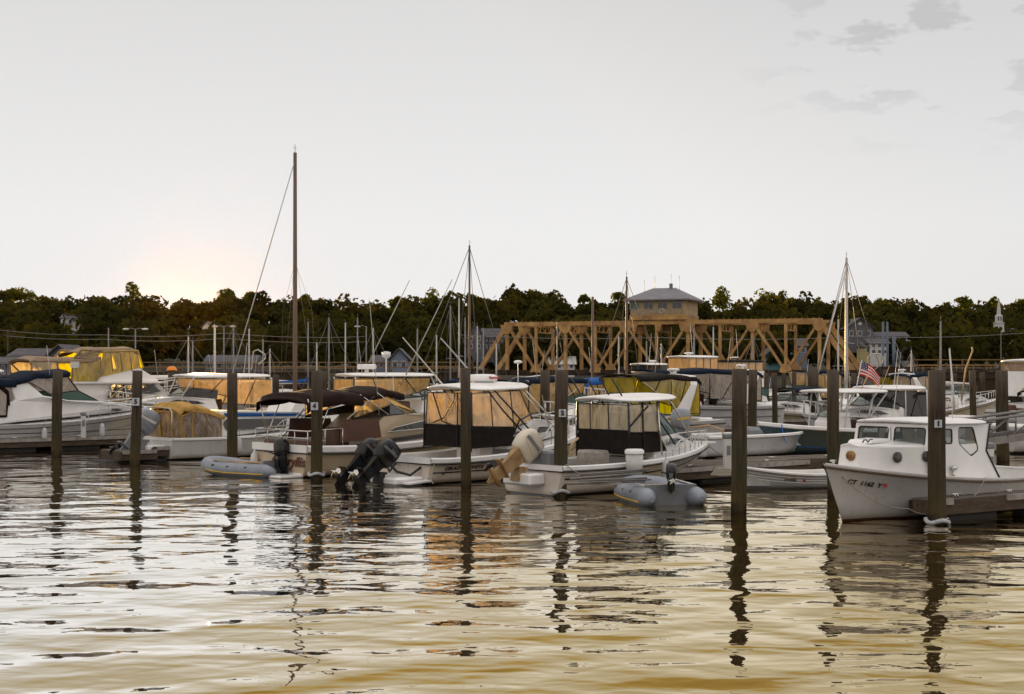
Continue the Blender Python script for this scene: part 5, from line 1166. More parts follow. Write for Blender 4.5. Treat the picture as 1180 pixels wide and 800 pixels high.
# flybridge yacht with glowing yellow curtains
Xb, Yb = -24.6, 66.0
t = boat_root('flybridge_yacht', Xb, Yb, 35, 'big white flybridge yacht with glowing yellow curtains behind the express cruiser', 'boat')
PB = Plane(Xb, Yb, 35); T = lambda px, py, y=-1.7: PB.t(px, py, y)
h = Hull(10.9, 3.9, 1.45, 1.40, 2.0, rake=.14, p=2.6, tr=.92, flare=.18)
h.build(t, gelcoat('hull_flybridge', (0.58, 0.53, 0.47), zb=.1)); h.strip(t, WHITE, 'rub_rail', w=.05, h=.08, dz=-.1); h.deck(t, DECK, tc=.2, sole=.8, gw=.3)
q = [T(70, 452), T(62, 474), T(210, 474), T(212, 458), T(186, 441.5), T(115, 441.5), T(70, 441.5)]
sal = wall_body(t, [(x, z) for x, z in [(T(66, 474)[0], 1.42), (T(206, 474)[0], 1.75), (T(200, 458)[0], T(200, 456)[1]), (T(184, 442)[0], T(184, 441)[1]), (T(66, 442)[0], T(66, 442)[1])]], lambda x, z: max(.5, 1.75 - max(0, x - 7) * .28) - .06 * (z - 1.4), WHITE, 'saloon', .05)
def wsal(x, z): return max(.5, 1.75 - max(0, x - 7) * .28) - .06 * (z - 1.4)
panel(sal, [T(123, 459), T(129, 443.5), T(178, 443.5), T(188, 451), T(176, 453), T(150, 457)], wsal, GDARK, off=.02)
fb = wall_body(t, [T(110, 441), T(182, 441), T(184, 438), T(162, 424), T(140, 424), T(116, 432)], lambda x, z: 1.55, WHITE, 'flybridge', .05)
MB().box(T(60, 441)[0], T(185, 441)[0], -1.85, 1.85, T(120, 442)[1], T(120, 442)[1] + .09).build('flybridge_deck', WHITE, t)
yt = T(150, 402)[1]; x0, x1 = T(92, 403)[0], T(161, 403)[0]
canopy(t, [(x0, yt - .25), (x0 + .8, yt), (x1 - .3, yt + .02), (x1, yt - .12)], 1.6, GREYC, crown=.10, drop=.14, name='flybridge_top')
for sg in (-1, 1):
    cross(t, [(x, sg*1.58, z) for x, z in (T(116, 434), T(162, 423), T(160, 404), T(120, 405))], VYEL, 'side_curtain', .008, YELLOWM, .03)
    cross(t, [(x, sg*1.58, z) for x, z in (T(87, 412), T(112, 413), T(118, 404), T(95, 403))], VYEL, 'side_curtain', .008, GREYC, .06)
    cross(t, [(x, sg*1.70, z) for x, z in (T(82, 441), T(110, 440), T(116, 433), T(116, 412), T(84, 416))], VYEL, 'aft_side_curtain', .008, GREYC, .05)
    cross(t, [(x, sg*1.75, z) for x, z in (T(36, 430), T(66, 441), T(66, 416), T(36, 416))], VTAN, 'cockpit_curtain', .008, GREYC, .06)
cross(t, [(x1 + .25, -1.5, T(163, 424)[1]), (x1 + .25, 1.5, T(163, 424)[1]), (x1, 1.5, yt - .1), (x1, -1.5, yt - .1)], VYEL, 'front_curtain', .008, YELLOWM, .03)
canopy(t, [(T(34, 417)[0], T(34, 416)[1]), (T(45, 413)[0], T(45, 412.5)[1]), (T(100, 414)[0], T(100, 414)[1]), (T(112, 411)[0], T(112, 411)[1])], 1.75, GREYC, crown=.12, drop=.15, name='cockpit_top')
bows(t, [(T(60, 441)[0], T(60, 441)[1], T(36, 416)[0], T(36, 415)[1]), (T(75, 441)[0], T(75, 441)[1], T(64, 415)[0], T(64, 414)[1])], 1.72, GREYC, .04)
mb = MB()
for px in (128, 139, 150): a, b = T(px, 404), T(px + 3, 428); mb.tube([(a[0], -1.6, a[1]), (b[0], -1.6, b[1])], .02, 5)
mb.build('curtain_seam', GREYC, t)
MB().box(T(120, 436)[0], T(128, 436)[0], -.5, .5, T(120, 441)[1], T(120, 424)[1], c=.1).build('helm_seat', SEATM, t)
h.rail(t, .5, .985, h=.8, r=.025)
MB().box(T(84, 420)[0] - .15, T(84, 420)[0] + .25, -1.84, -1.80, T(84, 424)[1], T(84, 417)[1]).build('sign', WHITEM, t)
# ------------------------------------------------------------------ inflatables and the rowing skiff
def inflatable(label, px, yw, deg, L=2.9, B=1.5, r=.21, motor_tilt=0, motor_k=.62, yaw=0, stripe=YELLOWM):
    X, Y = ground(px, yw); t = boat_root('inflatable_dinghy', X, Y, deg, label, 'dinghy', 'grey inflatable dinghies')
    TUBE = mat('grey_pvc', (.24, .27, .32), .45, var=.2, vscale=3)
    w_ = B/2 - r; path, rad = [], []
    def zz(x): return .16 + .20 * max(0, x / L - .45) ** 1.6 * 2
    path += [(-.42, -w_, zz(0)), (-.30, -w_, zz(0)), (-.12, -w_, zz(0))]; rad += [r*.22, r*.62, r*.93]
    for k in range(7): x = L*.62*k/6; path.append((x, -w_, zz(x))); rad.append(r)
    for k in range(1, 12):
        a = -math.pi/2 + math.pi*k/12; x = L*.62 + math.cos(a)*(L*.38 - r); path.append((x, w_*math.sin(a), zz(x))); rad.append(r)
    for k in range(7): x = L*.62*(6 - k)/6; path.append((x, w_, zz(x))); rad.append(r)
    path += [(-.12, w_, zz(0)), (-.30, w_, zz(0)), (-.42, w_, zz(0))]; rad += [r*.93, r*.62, r*.22]
    tb = MB().tube(path, rad, 14).build('buoyancy_tube', TUBE, t)
    mb = MB()
    for sg in (-1, 1):
        P = [Vector(p) for p in path if p[1]*sg >= 0 and p[0] > -.2]; P = sorted(P, key=lambda p: p.x)
        mb.tube([p + Vector((0, sg*r*.93, -.07)) if p.x < L*.8 else p + Vector((r*.8, sg*r*.5, -.07)) for p in P], .022, 6)
    mb.build('rub_strake', stripe, tb)
    mb = MB()
    for x in (L*.2, L*.45, L*.66):
        for sg in (-1, 1): mb.blob((x, sg*(w_ + r*.8), zz(x) + r*.45), (.07, .03, .035), 8)
    mb.build('grab_patch', RUBBER, tb)
    MB().box(.0, .05, -w_ - .02, w_ + .02, -.05, .46, c=.01).build('transom', GREYP, t)
    MB().box(.05, L*.72, -w_, w_, -.02, .03).build('floorboard', WOODT, t)
    MB().box(L*.38, L*.38 + .26, -w_ - .1, w_ + .1, zz(1) + r*.75, zz(1) + r*.75 + .035, c=.01).build('thwart', WOODL, t)
    for sg in (-1, 1):
        mb = MB(); y = sg*(w_ + .02); z = zz(1) + r + .03
        mb.tube([(L*.02, y, z), (L*.52, y, z + .02)], .02, 6); mb.sheet([(L*.52, y - .02, z + .02), (L*.52, y + .02, z + .02), (L*.70, y + .07, z + .03), (L*.70, y - .07, z + .03)], .015)
        mb.build('oar', WOODL if yaw == 0 else WHITEM, t)
    if motor_k:
        m = outboard((-.02, 0, .46), t, motor_tilt, motor_k, yaw=yaw)
        MB().tube([(.05, 0, .62), (.30, .05, .70), (.42, .07, .70)], .022, 6).build('tiller', RUBBER, m)
    MB().tube([(L - .05, .0, .5), (L + .12, 0, .42)], .012, 5).build('painter', ROPE, t)
    return t
inflatable('grey inflatable dinghy lying side on with wooden oars, off the cream cruiser stern', 319, 549, 146, L=2.8, B=1.45, r=.21, motor_tilt=10, motor_k=.66)
inflatable('grey inflatable dinghy seen from its stern with tilted black outboard, beside the dock', 773, 582, 103, L=2.4, B=1.65, r=.24, motor_tilt=62, motor_k=.52, yaw=-20)
# white rowing skiff
X, Y = ground(985, 560); t = boat_root('rowing_skiff', X, Y, 197, 'small white rowing skiff with ribbed sides tied in front of the low dock', 'rowing boat')
h = Hull(3.6, 1.45, .42, .38, .62, rake=.14, p=2.0, tr=.75, flare=.15, draft=.12, chine=.8, zch=.15)
hull = h.build(t, gelcoat('hull_skiff', (.58, .58, .60), boot=(.4, .4, .4), zb=-.3)); h.deck(t, DECK, tc=.93, sole=.08, gw=.06, camber=.0)
h.strip(t, WHITE, 'gunwale', w=.04, h=.07)
for v in (.3, .5, .7): h.strip(hull, WHITE, 'lap_ridge', w=.014, h=.02, v=v, transom=False)
for x in (.9, 2.0): MB().box(x, x + .25, -.6, .6, .28, .31).build('thwart', WOODL, t)
h.letters(hull, 'CT 8406', .60, .52, .09, GREYP, sg=1); c = h.side(.50, .5, 1); MB().box(-.03, .03, -.03, .03, -.004, .004).xform(frame(c + Vector((0, .02, 0)), (-1, .1, 0))).build('decal', REDM, hull)

# blue hulled centre console with T-top
X, Y = ground(1062, 505); X, Y = at(885, 523, 51).x, 51
u = (math.cos(R(212)), math.sin(R(212))); X, Y = X - u[0]*6.4, Y - u[1]*6.4
t = boat_root('centre_console', X, Y, 212, 'centre console boat with dark teal hull, white gunwale and white T-top', 'boat')
HK = gelcoat('hull_teal', (0.035, 0.075, 0.095), boot=(.02, .03, .04), zb=.05, dirt=(.03, .05, .06))
h = Hull(6.9, 2.5, .80, .84, 1.12, rake=.13, p=2.3, tr=.93, flare=.18)
hull = h.build(t, HK); h.strip(t, WHITE, 'gunwale_cap', w=.04, h=.15, dz=-.01); h.deck(t, DECK, tc=.82, sole=.3, gw=.22)
con = wall_body(t, [(2.6, .31), (3.7, .31), (3.75, 1.1), (3.3, 1.45), (2.75, 1.45)], .42, WHITE, 'console', .04)
cross(con, [(3.62, -.42, 1.30), (3.62, .42, 1.30), (3.2, .38, 1.85), (3.2, -.38, 1.85)], GCLEAR, 'windscreen', .01, BLACK, .012)
MB().box(1.5, 2.1, -.5, .5, .31, 1.15, c=.08).build('leaning_post', SEATM, t)
hardtop(t, 1.1, 4.2, 1.05, 2.16, th=.08, crown=.06, name='t_top')
mb = MB()
for sg in (-1, 1):
    for a, b in (((3.9, .62, .35), (3.5, .8, 2.18)), ((3.3, .62, .35), (3.2, .8, 2.18)), ((2.3, .62, .35), (1.9, .8, 2.18)), ((2.3, .62, .9), (1.3, .85, 2.16)), ((3.35, .7, 1.3), (2.0, .75, 1.3))): mb.tube([(a[0], sg*a[1], a[2]), (b[0], sg*b[1], b[2])], .03, 6)
mb.build('t_top_frame', WHITEM, t)
outboard((-.05, 0, .85), t, 0, 1.1, cowl=WHITE, leg=WHITEM)
for i, (dx, hh) in enumerate(((.1, 1.0), (-.5, .95))): MB().tube([(1.5, -.8 + i*1.5, 2.2), (1.5 + dx, -.8 + i*1.5, 2.2 + hh)], .012, 5).build('fishing_rod', WOODL, t)
stern_rope(t, [(6.3, .6, 1.08), (7.0, 1.6, .5)], BLUEC, .02)
h.strip(hull, BLUEC, 'boot_stripe', w=.006, h=.05, v=.05, transom=False)
# flag on a leaning pole
p = at(986, 452, 54); t = empty('flag', p, 0, 'American flag hanging off a leaning white pole over the T-top boat', 'flag')
s = 54 / F_PX
MB().tube([(0, 0, 0), (7*s, 0, 37*s)], .02, 7).build('flagpole', WHITEM, t)
FW = mat('flag_white', (.62, .58, .55), .8); FR = mat('flag_red', (.50, .012, .02), .8, spec=.05); FB = mat('flag_blue', (.012, .025, .12), .8, spec=.05)
mb = MB(); nx, ns = 14, 9
def fp(i, j):
    u, v = i/nx, j/ns; d = u*u
    return (( 6.9 - 1.7*v*1 + 22*u)*s + .0, .10*math.sin(u*9)*u + .02, (35.5 - 16*v - 3*u - 15*d + 5*d*v)*s)
for j in range(ns):
    for i in range(nx):
        m_ = 2 if (j < 5 and i < 5) else (0 if j % 2 else 1)
        q = [fp(i, j), fp(i+1, j), fp(i+1, j+1), fp(i, j+1)]; mb.add(q, [(0, 1, 2, 3)], m_)
for a in range(4):
    for b in range(4):
        x, y, z = fp(.7 + a*1.1, .7 + b*1.15); mb.box(x - .014, x + .014, y - .012, y - .008, z - .014, z + .014, 0)
mb.build('cloth', [FW, FR, FB], t)
# the second little staff beside it
o = MB().tube([(0, 0, 0), (9*s, 0, 19*s)], .02, 6).build('staff', WOODL); o.location = at(992, 450, 53); tag(o, 'short bare wooden staff leaning beside the flag on the T-top', 'pole')
# white workboat-like skiff behind the finger dock
X, Y = ground(796, 527); t = boat_root('open_skiff', X, Y, 30, 'blunt white open skiff with grey outboard lying behind the finger dock', 'boat')
h = Hull(5.0, 2.0, .72, .72, .80, rake=.04, p=5, tr=.96, flare=.02, chine=.92, draft=.2)
h.build(t, gelcoat('hull_open_skiff', (.50, .51, .54), zb=.06)); h.strip(t, WHITE, 'gunwale_cap', w=.05, h=.12); h.deck(t, DECK, tc=.9, sole=.3, gw=.2, camber=.02)
outboard((-.03, .2, .80), t, 8, 1.0, cowl=SILV, leg=GREYP, stripe=YELLOWM)
MB().box(2.2, 2.9, -.4, .4, .3, 1.0, c=.12).build('console', GREYP, t); MB().tube([(-.4, -.5, 1.05), (.4, -.5, 1.12), (1.0, -.5, .95), (1.0, -.5, .75)], .03, 6).build('grab_rail', WOODL, t)
# things on the docks
X, Y = ground(731, 549, .42); t = empty('dock_box', (X, Y, .425), R(12), 'pale grey bucket shaped dock box standing on the finger dock', 'box')
MB().lathe([(.01, .0), (.19, .0), (.22, .55), (.01, .55)], 16).build('body', WHITEM, t); MB().lathe([(.24, .55), (.24, .62), (.2, .66), (.01, .67)], 16).build('lid', WHITE, t)
X, Y = ground(700, 560, .42); t = empty('folded_trolley', (X, Y, .43), R(20), 'heap of pale aluminium tubes and boards lying on the finger dock', 'trolley')
rr = random.Random(3)
for k in range(7): a = rr.uniform(-.3, .3); y = rr.uniform(-.2, .5); MB().tube([(-.9 + rr.uniform(-.2, .2), y, .04 + .04*k), (.9 + rr.uniform(-.2, .2), y + a, .06 + .05*k)], .022, 6).build('tube', ALU, t)
MB().box(-.5, .3, -.1, .35, .02, .07).build('board', WOODE, t)
X, Y = ground(833, 549, .42); o = MB(); 
for k in range(5): o.tube([(math.cos(a)*(.28 - .03*k), math.sin(a)*(.28 - .03*k), .03 + .035*k) for a in [i*math.pi/8 for i in range(17)]], .025, 6, cap=False)
o = o.build('rope_coil', ROPE); o.location = (X, Y, .43); tag(o, 'coil of pale rope on the finger dock near the tall green piling', 'rope')

# fenders, power pedestals and hoses: what lies about on docks and boats
FEND = mat('fender_vinyl', (.50, .50, .52), .4, var=.2)
def fender(x, y, z, label, k=1.0):
    t = empty('fender', (x, y, z), 0, label, 'fender')
    MB().lathe([(.01, -.28*k), (.07*k, -.25*k), (.10*k, -.15*k), (.105*k, 0), (.10*k, .15*k), (.07*k, .25*k), (.03*k, .29*k), (.01, .30*k)], 12).build('body', FEND, t); MB().tube([(0, 0, .28*k), (.02, .06, .62*k)], .010, 5).build('lanyard', ROPE, t)
def on_side(P, x, y): return P.X + x*P.u[0] + y*P.n[0], P.Y + x*P.u[1] + y*P.n[1]
PA, PC_, PG = Plane(-21.9, 52, 42), Plane(-12.06, 48.21, 42), Plane(.46, 34.38, 42)
for P, x, y, z, lab in ((PA, 4.2, -1.78, .55, 'white fender hanging on the white cruiser side at the left edge'), (PA, 6.6, -1.62, .65, 'white fender hanging on the foredeck side of the left cruiser'),
                        (PC_, 2.4, -1.36, .40, 'white fender hanging between dock and the blue striped cuddy'), (PG, 3.4, -1.30, .45, 'white fender hanging on the small hardtop cuddy beside the dock')):
    X, Y = on_side(P, x, y); fender(X, Y, z, lab)
def pedestal(px, yw, label):
    X, Y = ground(px, yw, .45); t = empty('power_pedestal', (X, Y, .45), R(20), label, 'power pedestal', 'power pedestals on the docks')
    MB().box(-.09, .09, -.07, .07, 0, .85, c=.02).build('post', WHITEM, t); MB().box(-.11, .11, -.09, .09, .85, .98, c=.03).build('cap', GREYP, t); MB().box(-.05, .05, -.085, -.071, .45, .68).build('socket_panel', GREYP, t)
pedestal(302, 508, 'white power pedestal on the dock beside the blue striped cuddy'); pedestal(838, 545, 'white power pedestal just left of the tall green piling'); pedestal(96, 505, 'white power pedestal on the dock by the left cruiser'); pedestal(1140, 562, 'white power pedestal on the dock at the right edge')
# ------------------------------------------------------------------ second row and moored boats behind
# sailboat with the tall brown mast
SPAR = mat('brown_spar', (.13, .078, .048), .5, var=.25, stretch=(4, 4, .5)); SPARW = mat('pale_alloy_spar', (.42, .40, .38), .45, metal=.4, var=.2)
RIG = mat('rigging_wire', (.12, .11, .10), .5)
def sailboat(label, px, ytop, ybase, Y, L=8.5, deg=222, mast=SPAR, r=.085, hullc=None, zdeck=.9, boom=True, stay=True, cabin=WHITE, cover=NAVYC, name='sailboat', spread=2, cabin_h=.5, jib=False):
    m_ = at(px, ybase, Y); k = .56; u = (math.cos(R(deg)), math.sin(R(deg))); t = boat_root(name, m_.x - u[0]*L*k, Y - u[1]*L*k, deg, label, 'sailboat')
    h = Hull(L, L*.31, zdeck, zdeck*.88, zdeck*1.25, rake=.16, p=2.2, tr=.7, flare=.08, chine=.8)
    h.build(t, hullc or gelcoat('hull_sail_white', (.6, .59, .58))); h.deck(t, DECK, tc=.25, sole=.35, gw=.25); h.strip(t, RUBBER, 'rub_rail', w=.03, h=.04, dz=-.06)
    wall_body(t, [(L*.27, zdeck*.9), (L*.68, zdeck*.95), (L*.62, zdeck + cabin_h*.8), (L*.29, zdeck + cabin_h)], lambda x, z: min(L*.10, h.b(min(1, x / L)) - .25), cabin, 'coachroof', .03)
    H = CAMH - (ytop - HY) * Y / F_PX; x = L*k
    MB().tube([(x, 0, zdeck), (x, 0, zdeck + 2), (x, 0, H)], [r, r, r*.75], 9).build('mast', mast, t)
    for q in range(spread if H > 6 else 1):
        z = H*(.48 + .26*q); MB().tube([(x, -.55, z - .05), (x, 0, z), (x, .55, z - .05)], .02, 5).build('spreader', mast, t)
    if boom:
        MB().tube([(x - .1, 0, zdeck + 1.0), (x - L*.40, 0, zdeck + 1.05)], .055, 7).build('boom', mast, t)
        if cover: MB().tube([(x, 0, zdeck + 1.5), (x - .25, 0, zdeck + 1.2), (x - L*.2, 0, zdeck + 1.16), (x - L*.39, 0, zdeck + 1.12)], [.07, .15, .12, .07], 9).build('sail_cover', cover, t)
    if stay:
        for nm, a in (('forestay', (L*.985, 0, zdeck*1.25)), ('backstay', (.05, 0, zdeck))): MB().tube([(x, 0, H - .1), a], .012 if Y < 80 else .02, 5).build(nm, RIG, t)
        for sg in (-1, 1): MB().tube([(x, 0, H - .1), (x - .1, sg*.55, H*.6), (x - .15, sg*h.b(k), zdeck)], .009 if Y < 80 else .016, 5).build('shroud', RIG, t)
    if jib: MB().tube([(x + .1, 0, H*.92), (L*.97, 0, zdeck*1.5)], .05, 6).build('furled_jib', WHITEC, t)
    MB().tube([(x, 0, H), (x, 0, H + .35)], .012, 5).tube([(x - .10, 0, H + .2), (x + .10, 0, H + .2)], .008, 5).build('masthead_vane', RIG, t)
    return t, h
t, h = sailboat('sloop with the tallest brown wooden mast, rising far above the treeline left of centre', 340, 176, 448, 60, L=9.5, r=.10, cabin_h=1.0, cover=BROWNC, spread=0, stay=False)
H = CAMH + (427 - 176) * 60 / F_PX; x = 9.5 * .56
P6 = Plane(t.location.x, t.location.y, 222); f_ = P6.t(263, 430)
MB().tube([(x, 0, H - .3), (f_[0], 0, f_[1] - .6)], .022, 6).build('forestay', mat('pale_wire', (.5, .48, .45), .5), t)
for sg in (-1, 1):
    z = 3 + (427 - 330)*60/F_PX; MB().tube([(x, 0, z + 1.4), (x - .2, sg*1.4, 1.1)], .006, 5).build('shroud', RIG, t)
    MB().tube([(x, sg*.0, H*.62), (x - .1, sg*1.1, z - 1), (x - .2, sg*1.45, 1.1)], .006, 5).build('shroud', RIG, t)
sailboat('sloop with thin brown mast rising behind the white hardtop near the centre', 541, 283, 440, 82, L=8.0, deg=40, r=.075, spread=1)
sailboat('sloop with grey brown mast in front of the left truss near the control house', 722, 319, 445, 88, L=8.0, deg=222, r=.085, spread=1, cover=BLACKC)
sailboat('sloop with white mast and raked stays at the right end of the bridge', 975.5, 297, 448, 84, L=8.5, deg=222, mast=SPARW, r=.10, spread=1, cover=NAVYC, jib=True)
FAR = [(217, 388, 110, 'far sloop with short mast a little right of the orange capped piling'), (222, 393, 118, 'tiny far mast beside the short mast left of the tall lamp'),
 (247, 374, 120, 'far sloop with pale mast just left of the twin headed lamp under the glow'), (269, 376, 118, 'far sloop with pale mast just right of the twin headed lamp under the glow'),
 (287, 379, 125, 'far sloop with grey mast between forestay and tall brown mast'), (303, 391, 122, 'far low mast left of the tall brown mast'),
 (311, 402, 115, 'far stub mast close left of the tall brown mast'), (355, 371, 122, 'far white mast just right of the tall brown mast'),
 (365, 395, 126, 'short far mast with triangle of rigging right of the tall brown mast'), (379, 366, 118, 'bright white far mast right of the tall brown mast'),
 (398, 372, 130, 'dim far mast left of the radar hardtop'), (412, 366, 124, 'bright far mast above the radar hardtop'),
 (430, 378, 128, 'far mast behind the leaning outrigger of the radar hardtop'), (481, 379, 120, 'far mast left of the crossing outriggers near centre'),
 (503, 386, 118, 'far mast with slanted sprit right of the crossing outriggers'), (519, 352, 116, 'tall thin far mast left of the thin brown mast'),
 (529, 344, 112, 'slightly leaning white far mast touching the thin brown mast'), (536, 366, 122, 'dim far mast hidden beside the thin brown mast'),
 (550, 376, 124, 'short far mast between brown mast and bridge end'), (557, 378, 118, 'pale far mast with fittings in front of the bridge end post'),
 (572, 396, 122, 'small far mast below the bridge end post'), (642, 372, 126, 'far mast seen inside the left truss'),
 (713, 388, 118, 'pale far mast left of the grey brown mast'), (745, 393, 122, 'thin far mast under the control house, left one'),
 (762, 396, 118, 'thin far mast under the control house, right one'), (800, 378, 120, 'far mast inside the truss just right of the control house'),
 (822, 377, 124, 'far mast inside the right truss left of the curtained flybridge'), (868, 388, 122, 'far mast inside the right truss above the tall green piling'),
 (966, 368, 112, 'leaning far mast just left of the white mast at the bridge end'), (1084, 370, 100, 'slim white mast standing right of the steel pole pair'),
 (1050, 404, 118, 'short grey far mast between the steel poles and the piling plated 1')]
for i, (px, yt, Y, lab) in enumerate(FAR):
    sailboat(lab, px, yt, 445, Y, L=6.6 + (i % 3)*.6, deg=(222, 40, 205)[i % 3], mast=(SPARW, ALU)[i % 2], r=.075, boom=True, cover=(NAVYC, WHITEC, None, BLUEC)[i % 4], spread=1, stay=i % 3 == 0)
# crossing mast poles seen as bare poles
def pole2(label, pts, r, m=SPARW, nm='pole', cat='pole', Y=60):
    P = [at(x, y, Y) for x, y in pts]; o = MB().tube([p - P[0] for p in P], r, 7).build(nm, m); o.location = P[0]; tag(o, label, cat); return o
pole('tall plain brown pole rising right of the piling plated 2', 683, 342, 120, r=.14, m=SPAR, lamps=0, name='lamp_pole')

def cruiser(label, X, Y, deg, L, B, col, zst=.9, zbow=1.4, top=None, topz=2.4, curtain=None, screen=GGREEN, arch=False, x0=.22, x1=.62, ports=3, rail=True, name='motor_cruiser', boot=(.03, .035, .05), hard=False, cab=True, aft=True, stripe=None, nm=None):
    """motor cruiser with a raised foredeck cabin, windscreen and a canvas or hard top"""
    t = boat_root(name, X, Y, deg, label, 'boat'); h = Hull(L, B, zst, (zst + zbow)*.44, zbow, rake=.15, p=2.4, tr=.93, flare=.18, chine=.86)
    hull = h.build(t, gelcoat(nm or 'hull_%d_%d_%d' % tuple(int(c*100) for c in col), col, boot=boot)); h.strip(t, RUBBER, 'rub_rail', w=.035, h=.04, dz=-.12)
    if stripe: h.strip(hull, stripe, 'stripe', w=.012, h=.07, v=.6, transom=False, t0=.02)
    h.deck(t, DECK, tc=x0 + .12, sole=.35, gw=.22); a, b = L*x0, L*x1; zc = zst + .05
    def wf(x, z): return max(.2, min(B*.41, h.b(min(1, x / L)) - .2)) - .2*max(0, z - zc)
    zt = zc + .55
    if cab:
        c = wall_body(t, [(L*.42, zc), (L*.86, zbow), (L*.78, zbow + .16), (b, zt + .10), (L*.44, zt)], wf, WHITE, 'cabin', .05)
        if ports: panel(c, [(L*.50, zc + .34), (L*.55, zc + .46), (b + L*.04, zc + .52), (b + L*.08, zc + .42), (L*.56, zc + .32)], wf, GDARK, off=.014)
        for sg in (-1, 1): cross(t, [(b, sg*B*.24, zt + .12), (L*.43, sg*B*.38, zt), (L*.42, sg*B*.36, zt + .38), (b - L*.07, sg*B*.26, zt + .48)], screen, 'windscreen', .012, BLACK, .02)
        cross(t, [(b + .01, -B*.24, zt + .12), (b + .01, B*.24, zt + .12), (b - L*.07, B*.26, zt + .48), (b - L*.07, -B*.26, zt + .48)], screen, 'windscreen', .012, BLACK, .02)
    MB().box(L*.04, L*.14, -B*.35, B*.35, .36, zst + .1, c=.06).build('aft_seat', (WHITE, SEATM)[int(L*10) % 2], t); MB().box(L*.32, L*.38, -B*.3, -B*.08, .36, zst + .55, c=.06).build('helm_seat', (SEATM, WHITE)[int(L*10) % 2], t)
    if top:
        xa, xb = a, b - L*.06
        if hard: hardtop(t, xa, xb + .3, B*.42, topz, top, crown=.08)
        else: canopy(t, [(xa, topz - .18), (xa + .25, topz - .02), ((xa + xb)/2, topz + .06), (xb, topz - .02)], B*.40, top, crown=.12, drop=.12); bows(t, [(xa + .6, zst + .1, xa + .15, topz - .05), (xa + .7, zst + .1, (xa + xb)/2, topz + .03), (xa + .8, zst + .2, xb - .1, topz - .02)], B*.395)
        if hard:
            for sg in (-1, 1):
                mb = MB()
                for x in (xa + .15, (xa + xb)/2): mb.tube([(x, sg*B*.41, zst), (x, sg*B*.39, topz)], .03, 6)
                mb.tube([(b, sg*B*.28, zt + .1), (xb, sg*B*.34, topz)], .03, 6)
                mb.build('hardtop_frame', WHITEM, t)
        if curtain:
            for sg in (-1, 1):
                cross(t, [((xa + xb)/2, sg*B*.39, zt), (b - L*.07, sg*B*.27, zt + .46), (xb - .05, sg*B*.36, topz - .05), ((xa + xb)/2, sg*B*.39, topz - .05)], curtain, 'side_curtain', .006, top if not hard else BLACK, .02)
                MB().tube([((xa*.6 + xb*.4), sg*B*.402, zst + .25), ((xa*.75 + xb*.25), sg*B*.395, topz - .1)], .02, 5).tube([(xa*.2 + xb*.8, sg*B*.38, zt + .3), (xa*.35 + xb*.65, sg*B*.385, topz - .05)], .02, 5).build('curtain_seam', BLACKC, t)
                cross(t, [(xa + .1, sg*B*.40, zst + .25), ((xa + xb)/2, sg*B*.40, zst + .35), ((xa + xb)/2, sg*B*.39, topz - .05), (xa + .1, sg*B*.39, topz - .1)], curtain, 'side_curtain', .006, top if not hard else BLACK, .02)
            cross(t, [(b - L*.07, -B*.26, zt + .48), (b - L*.07, B*.26, zt + .48), (xb, B*.34, topz - .02), (xb, -B*.34, topz - .02)], curtain, 'front_curtain', .006, BLACK, .015)
            if aft: cross(t, [(xa + .1, -B*.39, zst + .2), (xa + .1, B*.39, zst + .2), (xa + .1, B*.37, topz - .1), (xa + .1, -B*.37, topz - .1)], curtain, 'aft_curtain', .006, BLACK, .02)
    if arch:
        mb = MB(); w_ = B*.44; P = [(a + .9, -w_, zst + .1), (a + .3, -w_*.95, topz - .3), (a + .2, -w_*.8, topz + .05), (a + .2, 0, topz + .12), (a + .2, w_*.8, topz + .05), (a + .3, w_*.95, topz - .3), (a + .9, w_, zst + .1)]
        P2 = [(x + .35 + (.5 if i in (0, 6) else 0), y, z) for i, (x, y, z) in enumerate(P)]
        mb.grid([[p, q, (q[0], q[1]*.93, q[2] - .07), (p[0], p[1]*.93, p[2] - .07)] for p, q in zip(P, P2)], 0, False, True); mb.build('radar_arch', WHITE, t, bevel=.01)
        radar(t, a + .4, 0, topz + .12, r=.26, h=.10)
    if rail: h.rail(t, .58, .985, h=.5, r=.018, mid=False)
    antenna(t, a + .6, -B*.3, topz if top else zst, 1.6, -.2, 0, .014)
    return t, h
def place(px, Y): return (px - CX) * Y / F_PX, Y
# cruiser with black bimini and white arch behind the small cuddy boat, bow towards the camera
X, Y = place(808, 57); cruiser('white cruiser with black bimini on struts and white radar arch behind the small cuddy boat', X, Y, 218, 8.2, 2.9, (.56, .55, .55), 1.05, 1.35, BLACKC, 2.75, VYEL, GCLEAR, True, x0=.14, x1=.60)
